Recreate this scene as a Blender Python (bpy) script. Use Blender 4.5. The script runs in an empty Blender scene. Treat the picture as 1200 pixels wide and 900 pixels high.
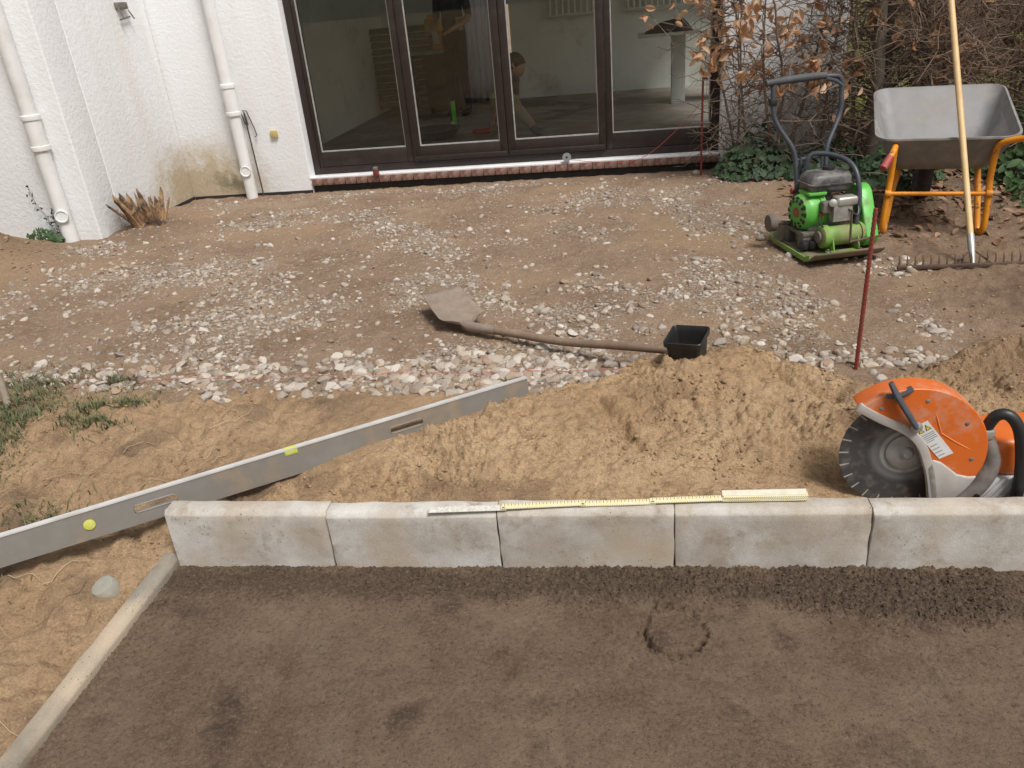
import bpy, bmesh, math, random
import numpy as np
from mathutils import Vector, Matrix, Euler

random.seed(7)
RNG = np.random.default_rng(7)
S = bpy.context.scene
COL = S.collection
R = math.radians

# ------------------------------------------------------------------ camera
cd = bpy.data.cameras.new('camera')
cam = bpy.data.objects.new('camera', cd)
COL.objects.link(cam)
cd.sensor_fit = 'HORIZONTAL'
cd.sensor_width = 36.0
cd.lens = 36.0 * 919.0 / 1200.0
cd.clip_start = 0.05
cd.clip_end = 2000
_dn = Vector((175, 1878, 919)).normalized()
_Y = Vector((130, -462, 919)).normalized()
_Z = -_dn
_Y = (_Y - _Z * _Y.dot(_Z)).normalized()
_X = _Y.cross(_Z)
rows = Matrix((_X, _Y, _Z))                      # cam (x right, y down, z fwd) -> world
cr, cu, cb = rows @ Vector((1, 0, 0)), rows @ Vector((0, -1, 0)), rows @ Vector((0, 0, -1))
cam.matrix_world = Matrix(((cr.x, cu.x, cb.x, 0), (cr.y, cu.y, cb.y, 0), (cr.z, cu.z, cb.z, 1.38), (0, 0, 0, 1)))
S.camera = cam

# ------------------------------------------------------------------ light
SUN_EL, SUN_DIR = 58.0, Vector((0.62, -0.66, 0))   # overcast: a broad soft sun from behind and right of the camera
w = bpy.data.worlds.new('World')
S.world = w
w.use_nodes = True
wn, wl = w.node_tree.nodes, w.node_tree.links
bg = wn['Background']
sky = wn.new('ShaderNodeTexSky')
sky.sky_type = 'NISHITA'
sky.sun_disc = False
sky.sun_elevation = R(SUN_EL)
sky.sun_rotation = math.atan2(SUN_DIR.x, SUN_DIR.y)
sky.dust_density = 4.0
sky.air_density = 1.0
hsv = wn.new('ShaderNodeHueSaturation')
hsv.inputs['Saturation'].default_value = 0.12
wl.new(sky.outputs[0], hsv.inputs['Color'])
wl.new(hsv.outputs[0], bg.inputs['Color'])
bg.inputs['Strength'].default_value = 0.04
sd = bpy.data.lights.new('sun', 'SUN')
sd.energy = 1.5
sd.angle = R(20)
sd.color = (1.0, 0.975, 0.94)
sun = bpy.data.objects.new('sun', sd)
COL.objects.link(sun)
sdir = SUN_DIR.normalized() * math.cos(R(SUN_EL)) + Vector((0, 0, math.sin(R(SUN_EL))))
sun.rotation_euler = sdir.to_track_quat('Z', 'Y').to_euler()
sun.location = (3, -4, 8)
S.view_settings.view_transform = 'Standard'
S.view_settings.look = 'None'
S.view_settings.exposure = 1.24
S.view_settings.gamma = 1.0
S.view_settings.use_curve_mapping = False


# ------------------------------------------------------------------ numpy noise
def _hash(ix, iy, seed):
    h = (ix.astype(np.int64) * 374761393 + iy.astype(np.int64) * 668265263 + seed * 974634777) & 0xFFFFFFFF
    h = ((h ^ (h >> 13)) * 1274126177) & 0xFFFFFFFF
    return (h ^ (h >> 16)) & 0xFFFFFFFF


def gnoise(x, y, seed=0):
    x = np.asarray(x, float); y = np.asarray(y, float)
    ix, iy = np.floor(x), np.floor(y)
    fx, fy = x - ix, y - iy
    ux = fx * fx * fx * (fx * (fx * 6 - 15) + 10); uy = fy * fy * fy * (fy * (fy * 6 - 15) + 10)
    def g(a, b):
        ang = _hash(ix + a, iy + b, seed) / 4294967295.0 * 2 * np.pi
        return np.cos(ang) * (fx - a) + np.sin(ang) * (fy - b)
    n0 = g(0, 0) * (1 - ux) + g(1, 0) * ux
    n1 = g(0, 1) * (1 - ux) + g(1, 1) * ux
    return (n0 * (1 - uy) + n1 * uy) * 1.5


def fbm(x, y, f, octv=4, seed=0, gain=0.5):
    t, a, tot = 0, 1.0, 0
    for i in range(octv):
        t = t + a * gnoise(np.asarray(x) * f + 17.3 * i, np.asarray(y) * f - 9.1 * i, seed + i); tot += a
        a *= gain; f *= 2.03
    return t / tot


def worley(x, y, f, seed=0):
    x = np.asarray(x) * f; y = np.asarray(y) * f
    ix, iy = np.floor(x), np.floor(y)
    best = np.full(x.shape, 9.0); rid = np.zeros(x.shape)
    for a in (-1, 0, 1):
        for b in (-1, 0, 1):
            h = _hash(ix + a, iy + b, seed)
            px = ix + a + (h & 0xFFFF) / 65535.0; py = iy + b + (h >> 16) / 65535.0
            d = np.hypot(px - x, py - y)
            m = d < best
            best = np.where(m, d, best); rid = np.where(m, (h % 997) / 997.0, rid)
    return best, rid


def sst(a, b, x):
    t = np.clip((np.asarray(x, float) - a) / (b - a), 0, 1)
    return t * t * (3 - 2 * t)


# ------------------------------------------------------------------ materials
def mk(name):
    m = bpy.data.materials.new(name)
    m.use_nodes = True
    nt = m.node_tree
    return m, nt.nodes, nt.links, nt.nodes['Principled BSDF']


def tex(n, l, kind, scale, coord, **kw):
    t = n.new('ShaderNodeTex' + kind)
    t.inputs['Scale'].default_value = scale
    for k, v in kw.items():
        t.inputs[k].default_value = v
    l.new(coord, t.inputs['Vector'])
    return t


def ramp(n, l, src, a, b, ca=(0, 0, 0, 1), cb_=(1, 1, 1, 1)):
    r = n.new('ShaderNodeValToRGB')
    r.color_ramp.elements[0].position = a; r.color_ramp.elements[1].position = b
    r.color_ramp.elements[0].color = ca; r.color_ramp.elements[1].color = cb_
    l.new(src, r.inputs[0])
    return r.outputs[0]


def mix(n, l, fac, a, b, mode='MIX'):
    m = n.new('ShaderNodeMix'); m.data_type = 'RGBA'; m.blend_type = mode
    for s, v in ((m.inputs[0], fac), (m.inputs[6], a), (m.inputs[7], b)):
        if isinstance(v, (int, float)):
            s.default_value = v
        elif isinstance(v, tuple):
            s.default_value = v if len(v) == 4 else v + (1,)
        else:
            l.new(v, s)
    return m.outputs[2]


def bumpn(n, l, h, strength, dist, prev=None):
    b = n.new('ShaderNodeBump')
    b.inputs['Strength'].default_value = strength
    b.inputs['Distance'].default_value = dist
    l.new(h, b.inputs['Height'])
    if prev is not None:
        l.new(prev, b.inputs['Normal'])
    return b.outputs[0]


MATS = {}


def pm(name, c1, c2=None, scale=8.0, rough=0.6, metal=0.0, bump=0.0, bscale=60.0, bdist=0.004,
       dirt=None, dscale=5.0, dlo=0.5, dhi=0.7, rough2=None, spec=0.5, detail=6.0):
    """noise-varied surface with optional grime and fine relief"""
    if name in MATS:
        return MATS[name]
    m, n, l, p = mk(name)
    co = n.new('ShaderNodeTexCoord').outputs['Object']
    c2 = c2 or tuple(x * 0.8 for x in c1)
    nz = tex(n, l, 'Noise', scale, co, Detail=detail, Roughness=0.62)
    col = mix(n, l, ramp(n, l, nz.outputs['Fac'], 0.35, 0.65), c1, c2)
    rv = rough
    p.inputs['Roughness'].default_value = rough
    if dirt:
        dn = tex(n, l, 'Noise', dscale, co, Detail=8.0, Roughness=0.7)
        dm = ramp(n, l, dn.outputs['Fac'], dlo, dhi)
        col = mix(n, l, dm, col, dirt)
        rr = n.new('ShaderNodeMapRange')
        l.new(dm, rr.inputs[0]); rr.inputs[3].default_value = rough; rr.inputs[4].default_value = rough2 or 0.9
        l.new(rr.outputs[0], p.inputs['Roughness'])
    l.new(col, p.inputs['Base Color'])
    p.inputs['Metallic'].default_value = metal
    p.inputs['Specular IOR Level'].default_value = spec
    if bump:
        bn = tex(n, l, 'Noise', bscale, co, Detail=5.0, Roughness=0.6)
        l.new(bumpn(n, l, bn.outputs['Fac'], bump, bdist), p.inputs['Normal'])
    MATS[name] = m
    return m


# stucco with base splash stains
def stucco():
    m, n, l, p = mk('stucco')
    co = n.new('ShaderNodeTexCoord').outputs['Object']
    big = tex(n, l, 'Noise', 1.1, co, Detail=5.0, Roughness=0.6)
    col = mix(n, l, ramp(n, l, big.outputs['Fac'], 0.3, 0.75), (0.82, 0.83, 0.835), (0.74, 0.745, 0.745))
    # vertical rain runs
    mp = n.new('ShaderNodeMapping'); mp.inputs['Scale'].default_value = (6, 6, 0.35); l.new(co, mp.inputs[0])
    st = tex(n, l, 'Noise', 1.0, mp.outputs[0], Detail=4.0)
    col = mix(n, l, ramp(n, l, st.outputs['Fac'], 0.52, 0.8), col, (0.74, 0.72, 0.69))
    # mossy splash stain about the inner corner and along the foot
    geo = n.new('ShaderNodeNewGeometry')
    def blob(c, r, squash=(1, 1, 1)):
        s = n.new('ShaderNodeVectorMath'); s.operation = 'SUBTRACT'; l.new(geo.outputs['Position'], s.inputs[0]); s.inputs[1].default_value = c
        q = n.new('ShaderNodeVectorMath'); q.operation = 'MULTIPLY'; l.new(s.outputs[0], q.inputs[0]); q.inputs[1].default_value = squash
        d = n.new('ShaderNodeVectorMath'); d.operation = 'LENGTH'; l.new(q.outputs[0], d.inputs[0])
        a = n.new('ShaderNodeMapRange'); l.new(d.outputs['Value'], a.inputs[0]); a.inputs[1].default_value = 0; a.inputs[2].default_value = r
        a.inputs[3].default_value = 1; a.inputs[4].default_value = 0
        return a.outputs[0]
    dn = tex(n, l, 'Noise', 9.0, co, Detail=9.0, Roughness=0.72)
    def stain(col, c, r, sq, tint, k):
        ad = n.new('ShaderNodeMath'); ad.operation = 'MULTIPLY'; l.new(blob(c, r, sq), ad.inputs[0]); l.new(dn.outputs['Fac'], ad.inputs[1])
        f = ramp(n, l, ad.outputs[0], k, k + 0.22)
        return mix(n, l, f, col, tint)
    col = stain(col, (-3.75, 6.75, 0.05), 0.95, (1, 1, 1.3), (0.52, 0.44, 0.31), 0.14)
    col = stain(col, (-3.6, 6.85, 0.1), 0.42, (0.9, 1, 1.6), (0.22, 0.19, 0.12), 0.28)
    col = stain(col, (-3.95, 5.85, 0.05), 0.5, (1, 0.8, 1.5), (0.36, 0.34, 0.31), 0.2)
    pits = tex(n, l, 'Voronoi', 26.0, co, Randomness=1.0)
    pm_ = ramp(n, l, pits.outputs['Distance'], 0.03, 0.07, (1, 1, 1, 1), (0, 0, 0, 1))
    pn = tex(n, l, 'Noise', 3.5, co, Detail=3.0)
    pf = n.new('ShaderNodeMath'); pf.operation = 'MULTIPLY'; l.new(pm_, pf.inputs[0]); l.new(ramp(n, l, pn.outputs['Fac'], 0.58, 0.66), pf.inputs[1])
    col = mix(n, l, pf.outputs[0], col, (0.35, 0.33, 0.30))
    l.new(col, p.inputs['Base Color'])
    p.inputs['Roughness'].default_value = 0.92
    b1 = tex(n, l, 'Noise', 34.0, co, Detail=6.0, Roughness=0.65)
    b2 = tex(n, l, 'Noise', 140.0, co, Detail=3.0)
    nb = bumpn(n, l, b1.outputs['Fac'], 0.5, 0.010)
    l.new(bumpn(n, l, b2.outputs['Fac'], 0.5, 0.003, nb), p.inputs['Normal'])
    return m


def concrete(name, a, b, seed=0.0):
    m, n, l, p = mk(name)
    tc = n.new('ShaderNodeTexCoord')
    oi = n.new('ShaderNodeObjectInfo')
    off = n.new('ShaderNodeVectorMath'); off.operation = 'MULTIPLY_ADD'
    cmb = n.new('ShaderNodeCombineXYZ')
    for i in range(3):
        l.new(oi.outputs['Random'], cmb.inputs[i])
    l.new(cmb.outputs[0], off.inputs[0]); off.inputs[1].default_value = (37, 11, 23); l.new(tc.outputs['Object'], off.inputs[2])
    co = off.outputs[0]
    n1 = tex(n, l, 'Noise', 5.0, co, Detail=8.0, Roughness=0.65)
    col = mix(n, l, ramp(n, l, n1.outputs['Fac'], 0.38, 0.62), a, b)
    n2 = tex(n, l, 'Noise', 11.0, co, Detail=8.0, Roughness=0.7)
    col = mix(n, l, ramp(n, l, n2.outputs['Fac'], 0.53, 0.72), col, (0.27, 0.215, 0.155))
    n3 = tex(n, l, 'Noise', 3.0, co, Detail=4.0)
    col = mix(n, l, ramp(n, l, n3.outputs['Fac'], 0.48, 0.68), col, (0.42, 0.34, 0.25))
    v = tex(n, l, 'Voronoi', 75.0, co)
    pit = ramp(n, l, v.outputs['Distance'], 0.10, 0.20, (1, 1, 1, 1), (0, 0, 0, 1))
    pmn = tex(n, l, 'Noise', 7.0, co, Detail=2.0)
    f = n.new('ShaderNodeMath'); f.operation = 'MULTIPLY'; l.new(pit, f.inputs[0]); l.new(ramp(n, l, pmn.outputs['Fac'], 0.52, 0.62), f.inputs[1])
    col = mix(n, l, f.outputs[0], col, (0.13, 0.11, 0.09))
    fine = tex(n, l, 'Noise', 240.0, co, Detail=3.0)
    col = mix(n, l, 0.14, col, ramp(n, l, fine.outputs['Fac'], 0.2, 0.8), 'OVERLAY')
    l.new(col, p.inputs['Base Color'])
    p.inputs['Roughness'].default_value = 0.93
    nb = bumpn(n, l, f.outputs[0], -0.6, 0.004)
    nb = bumpn(n, l, n2.outputs['Fac'], 0.25, 0.006, nb)
    l.new(bumpn(n, l, fine.outputs['Fac'], 0.35, 0.0015, nb), p.inputs['Normal'])
    return m


def earth(name, attr=True):
    """sand / trodden dirt / humus / moss lawn by the 'mask' attribute"""
    m, n, l, p = mk(name)
    co = n.new('ShaderNodeTexCoord').outputs['Object']
    at = n.new('ShaderNodeAttribute'); at.attribute_name = 'mask'
    sp = n.new('ShaderNodeSeparateColor'); l.new(at.outputs['Color'], sp.inputs[0])
    n1 = tex(n, l, 'Noise', 2.3, co, Detail=9.0, Roughness=0.68)
    n2 = tex(n, l, 'Noise', 26.0, co, Detail=7.0, Roughness=0.7)
    n3 = tex(n, l, 'Noise', 170.0, co, Detail=4.0, Roughness=0.6)
    dirt = mix(n, l, ramp(n, l, n1.outputs['Fac'], 0.38, 0.64), (0.215, 0.140, 0.090), (0.315, 0.218, 0.145))
    n6 = tex(n, l, 'Noise', 75.0, co, Detail=5.0, Roughness=0.7)
    dirt = mix(n, l, ramp(n, l, n2.outputs['Fac'], 0.42, 0.30), dirt, (0.13, 0.085, 0.058)) if False else mix(n, l, ramp(n, l, n2.outputs['Fac'], 0.52, 0.72), dirt, (0.36, 0.275, 0.205))
    dirt = mix(n, l, ramp(n, l, n6.outputs['Fac'], 0.56, 0.74), dirt, (0.145, 0.094, 0.062))
    # trodden-in stone chips
    v = tex(n, l, 'Voronoi', 95.0, co)
    cs = n.new('ShaderNodeSeparateColor'); l.new(v.outputs['Color'], cs.inputs[0])
    chip = n.new('ShaderNodeMath'); chip.operation = 'MULTIPLY'
    l.new(ramp(n, l, cs.outputs[0], 0.70, 0.74), chip.inputs[0]); l.new(at.outputs['Alpha'], chip.inputs[1])
    dirt = mix(n, l, chip.outputs[0], dirt, mix(n, l, cs.outputs[1], (0.24, 0.20, 0.16), (0.44, 0.40, 0.34)))
    sand = mix(n, l, ramp(n, l, n1.outputs['Fac'], 0.36, 0.66), (0.43, 0.295, 0.175), (0.33, 0.215, 0.125))
    sand = mix(n, l, ramp(n, l, n2.outputs['Fac'], 0.5, 0.78), sand, (0.21, 0.135, 0.08))
    hum = mix(n, l, ramp(n, l, n2.outputs['Fac'], 0.35, 0.65), (0.13, 0.085, 0.055), (0.20, 0.14, 0.095))
    lawn = mix(n, l, ramp(n, l, n2.outputs['Fac'], 0.35, 0.65), (0.10, 0.12, 0.025), (0.17, 0.175, 0.04))
    col = mix(n, l, sp.outputs[0], dirt, sand)
    col = mix(n, l, sp.outputs[1], col, hum)
    col = mix(n, l, sp.outputs[2], col, lawn)
    gr = ramp(n, l, n3.outputs['Fac'], 0.25, 0.75)
    col = mix(n, l, 0.28, col, gr, 'OVERLAY')
    l.new(col, p.inputs['Base Color'])
    p.inputs['Roughness'].default_value = 0.96
    p.inputs['Specular IOR Level'].default_value = 0.2
    nb = bumpn(n, l, n2.outputs['Fac'], 0.9, 0.024)
    nb = bumpn(n, l, chip.outputs[0], 0.5, 0.006, nb)
    nb = bumpn(n, l, n6.outputs['Fac'], 0.8, 0.010, nb)
    l.new(bumpn(n, l, n3.outputs['Fac'], 0.6, 0.004, nb), p.inputs['Normal'])
    return m


def sandmat():
    m, n, l, p = mk('heaped_sand')
    co = n.new('ShaderNodeTexCoord').outputs['Object']
    n1 = tex(n, l, 'Noise', 2.1, co, Detail=8.0, Roughness=0.65)
    n2 = tex(n, l, 'Noise', 34.0, co, Detail=7.0, Roughness=0.7)
    n3 = tex(n, l, 'Noise', 260.0, co, Detail=3.0, Roughness=0.6)
    at = n.new('ShaderNodeAttribute'); at.attribute_name = 'mask'
    sp = n.new('ShaderNodeSeparateColor'); l.new(at.outputs['Color'], sp.inputs[0])
    col = mix(n, l, ramp(n, l, n1.outputs['Fac'], 0.36, 0.66), (0.50, 0.35, 0.21), (0.38, 0.25, 0.14))
    col = mix(n, l, ramp(n, l, n2.outputs['Fac'], 0.47, 0.72), col, (0.24, 0.148, 0.08))
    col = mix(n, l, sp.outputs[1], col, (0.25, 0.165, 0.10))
    col = mix(n, l, 0.35, col, ramp(n, l, n3.outputs['Fac'], 0.25, 0.75), 'OVERLAY')
    l.new(col, p.inputs['Base Color'])
    p.inputs['Roughness'].default_value = 0.97
    p.inputs['Specular IOR Level'].default_value = 0.15
    n4 = tex(n, l, 'Noise', 95.0, co, Detail=5.0, Roughness=0.7)
    nb = bumpn(n, l, n2.outputs['Fac'], 1.0, 0.016)
    nb = bumpn(n, l, n4.outputs['Fac'], 0.9, 0.007, nb)
    l.new(bumpn(n, l, n3.outputs['Fac'], 0.8, 0.003, nb), p.inputs['Normal'])
    return m


def soilmat():
    m, n, l, p = mk('damp_crusher_sand')
    co = n.new('ShaderNodeTexCoord').outputs['Object']
    at = n.new('ShaderNodeAttribute'); at.attribute_name = 'mask'
    sp = n.new('ShaderNodeSeparateColor'); l.new(at.outputs['Color'], sp.inputs[0])
    n1 = tex(n, l, 'Noise', 3.2, co, Detail=9.0, Roughness=0.7)
    n2 = tex(n, l, 'Noise', 60.0, co, Detail=6.0, Roughness=0.7)
    n3 = tex(n, l, 'Noise', 420.0, co, Detail=3.0)
    col = mix(n, l, ramp(n, l, n1.outputs['Fac'], 0.36, 0.66), (0.122, 0.078, 0.051), (0.215, 0.148, 0.100))
    n4 = tex(n, l, 'Noise', 6.5, co, Detail=4.0, Roughness=0.5)
    col = mix(n, l, ramp(n, l, n4.outputs['Fac'], 0.56, 0.72), col, (0.082, 0.053, 0.037))
    n6 = tex(n, l, 'Noise', 2.2, co, Detail=7.0, Roughness=0.75)
    col = mix(n, l, ramp(n, l, n6.outputs['Fac'], 0.54, 0.72), col, (0.20, 0.145, 0.10))
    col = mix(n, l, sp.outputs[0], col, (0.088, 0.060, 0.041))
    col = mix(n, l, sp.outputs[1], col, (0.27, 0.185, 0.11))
    n5 = tex(n, l, 'Noise', 95.0, co, Detail=6.0, Roughness=0.75)
    col = mix(n, l, ramp(n, l, n5.outputs['Fac'], 0.50, 0.72), col, (0.20, 0.148, 0.105))
    col = mix(n, l, ramp(n, l, n5.outputs['Fac'], 0.30, 0.46, (1, 1, 1, 1), (0, 0, 0, 1)), col, (0.050, 0.034, 0.024))
    v = tex(n, l, 'Voronoi', 60.0, co)
    col = mix(n, l, ramp(n, l, v.outputs['Distance'], 0.035, 0.055, (1, 1, 1, 1), (0, 0, 0, 1)), col, (0.27, 0.22, 0.17))
    col = mix(n, l, 0.4, col, ramp(n, l, n3.outputs['Fac'], 0.2, 0.8), 'OVERLAY')
    l.new(col, p.inputs['Base Color'])
    p.inputs['Roughness'].default_value = 0.93
    p.inputs['Specular IOR Level'].default_value = 0.25
    nb = bumpn(n, l, n2.outputs['Fac'], 0.9, 0.010)
    nb = bumpn(n, l, n5.outputs['Fac'], 0.8, 0.006, nb)
    l.new(bumpn(n, l, n3.outputs['Fac'], 0.9, 0.003, nb), p.inputs['Normal'])
    return m


def stonemat(name, use_attr):
    m, n, l, p = mk(name)
    co = n.new('ShaderNodeTexCoord').outputs['Object']
    if use_attr:
        at = n.new('ShaderNodeAttribute'); at.attribute_name = 'Col'; base = at.outputs['Color']
    else:
        oi = n.new('ShaderNodeObjectInfo')
        r = n.new('ShaderNodeValToRGB'); r.color_ramp.interpolation = 'CONSTANT'
        cs = STONE_COLS
        el = r.color_ramp.elements
        el[0].color = cs[0] + (1,); el[1].position = 1 / len(cs); el[1].color = cs[1] + (1,)
        for i in range(2, len(cs)):
            e = el.new(i / len(cs)); e.color = cs[i] + (1,)
        l.new(oi.outputs['Random'], r.inputs[0]); base = r.outputs[0]
    n2 = tex(n, l, 'Noise', 45.0, co, Detail=6.0, Roughness=0.7)
    col = mix(n, l, ramp(n, l, n2.outputs['Fac'], 0.42, 0.70), base, (0.29, 0.22, 0.16))
    l.new(col, p.inputs['Base Color'])
    p.inputs['Roughness'].default_value = 0.9
    l.new(bumpn(n, l, n2.outputs['Fac'], 0.4, 0.004), p.inputs['Normal'])
    return m


STONE_COLS = [(0.58, 0.55, 0.50), (0.47, 0.43, 0.38), (0.66, 0.63, 0.58), (0.38, 0.34, 0.29), (0.53, 0.49, 0.43),
              (0.30, 0.25, 0.20), (0.62, 0.57, 0.49), (0.43, 0.36, 0.28), (0.50, 0.47, 0.44), (0.68, 0.66, 0.62),
              (0.40, 0.30, 0.22), (0.56, 0.50, 0.42), (0.33, 0.30, 0.28), (0.60, 0.58, 0.55), (0.37, 0.26, 0.20)]
STONE_COLS = [tuple(c * k for c, k in zip(q, (0.86, 0.815, 0.775))) for q in STONE_COLS]


def glassmat():
    m, n, l, p = mk('pane_glass')
    n.remove(p)
    out = [x for x in n if x.type == 'OUTPUT_MATERIAL'][0]
    tr = n.new('ShaderNodeBsdfTransparent'); tr.inputs[0].default_value = (0.95, 0.97, 0.955, 1)
    gl = n.new('ShaderNodeBsdfGlossy'); gl.inputs['Roughness'].default_value = 0.01
    fr = n.new('ShaderNodeFresnel'); fr.inputs[0].default_value = 1.42
    mx = n.new('ShaderNodeMixShader')
    l.new(fr.outputs[0], mx.inputs[0]); l.new(tr.outputs[0], mx.inputs[1]); l.new(gl.outputs[0], mx.inputs[2])
    l.new(mx.outputs[0], out.inputs['Surface'])
    return m


def rulermat():
    m, n, l, p = mk('rule_paint')
    tc = n.new('ShaderNodeTexCoord')
    sx = n.new('ShaderNodeSeparateXYZ'); l.new(tc.outputs['Object'], sx.inputs[0])
    def ticks(period, duty, y0, y1):
        a = n.new('ShaderNodeMath'); a.operation = 'DIVIDE'; l.new(sx.outputs[0], a.inputs[0]); a.inputs[1].default_value = period
        b = n.new('ShaderNodeMath'); b.operation = 'FRACT'; l.new(a.outputs[0], b.inputs[0])
        c = n.new('ShaderNodeMath'); c.operation = 'LESS_THAN'; l.new(b.outputs[0], c.inputs[0]); c.inputs[1].default_value = duty
        d = n.new('ShaderNodeMath'); d.operation = 'GREATER_THAN'; l.new(sx.outputs[1], d.inputs[0]); d.inputs[1].default_value = y0
        e = n.new('ShaderNodeMath'); e.operation = 'LESS_THAN'; l.new(sx.outputs[1], e.inputs[0]); e.inputs[1].default_value = y1
        f = n.new('ShaderNodeMath'); f.operation = 'MULTIPLY'; l.new(c.outputs[0], f.inputs[0]); l.new(d.outputs[0], f.inputs[1])
        g = n.new('ShaderNodeMath'); g.operation = 'MULTIPLY'; l.new(f.outputs[0], g.inputs[0]); l.new(e.outputs[0], g.inputs[1])
        return g.outputs[0]
    nz = tex(n, l, 'Noise', 40.0, tc.outputs['Object'], Detail=5.0)
    col = mix(n, l, ramp(n, l, nz.outputs['Fac'], 0.35, 0.7), (0.62, 0.54, 0.27), (0.60, 0.55, 0.40))
    col = mix(n, l, ticks(0.005, 0.22, 0.0055, 0.02), col, (0.08, 0.07, 0.05))
    col = mix(n, l, ticks(0.01, 0.16, 0.001, 0.02), col, (0.05, 0.05, 0.04))
    col = mix(n, l, ticks(0.005, 0.22, -0.02, -0.0065), col, (0.08, 0.07, 0.05))
    l.new(col, p.inputs['Base Color'])
    p.inputs['Roughness'].default_value = 0.5
    return m


def blademat():
    m, n, l, p = mk('blade_steel')
    tc = n.new('ShaderNodeTexCoord')
    s = n.new('ShaderNodeVectorMath'); s.operation = 'LENGTH'; l.new(tc.outputs['Object'], s.inputs[0])
    r = n.new('ShaderNodeValToRGB')
    el = r.color_ramp.elements
    el[0].position = 0.0; el[0].color = (0.22, 0.22, 0.21, 1)
    el[1].position = 1.0; el[1].color = (0.055, 0.052, 0.05, 1)
    for pos, c in ((0.052, (0.30, 0.30, 0.29, 1)), (0.066, (0.36, 0.36, 0.35, 1)), (0.072, (0.13, 0.13, 0.13, 1)), (0.085, (0.20, 0.20, 0.20, 1)), (0.10, (0.075, 0.075, 0.076, 1))):
        e = el.new(pos); e.color = c
    l.new(s.outputs['Value'], r.inputs[0])
    nz = tex(n, l, 'Noise', 30.0, tc.outputs['Object'], Detail=6.0)
    col = mix(n, l, ramp(n, l, nz.outputs['Fac'], 0.5, 0.8), r.outputs[0], (0.22, 0.20, 0.18))
    l.new(col, p.inputs['Base Color'])
    p.inputs['Metallic'].default_value = 0.35; p.inputs['Roughness'].default_value = 0.55
    return m


# ------------------------------------------------------------------ mesh helpers
def frame_of(d):
    d = Vector(d).normalized()
    a = Vector((0, 0, 1)) if abs(d.z) < 0.9 else Vector((1, 0, 0))
    u = d.cross(a).normalized()
    return u, d.cross(u).normalized()


def catmull(pts, k=4):
    P = [Vector(p) for p in pts]
    if len(P) < 3:
        return P
    Q = [P[0] * 2 - P[1]] + P + [P[-1] * 2 - P[-2]]
    out = []
    for i in range(1, len(Q) - 2):
        a, b, c, d = Q[i - 1], Q[i], Q[i + 1], Q[i + 2]
        for j in range(k):
            t = j / k
            out.append(0.5 * ((2 * b) + (c - a) * t + (2 * a - 5 * b + 4 * c - d) * t * t + (3 * b - a - 3 * c + d) * t ** 3))
    out.append(P[-1])
    return out


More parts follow.
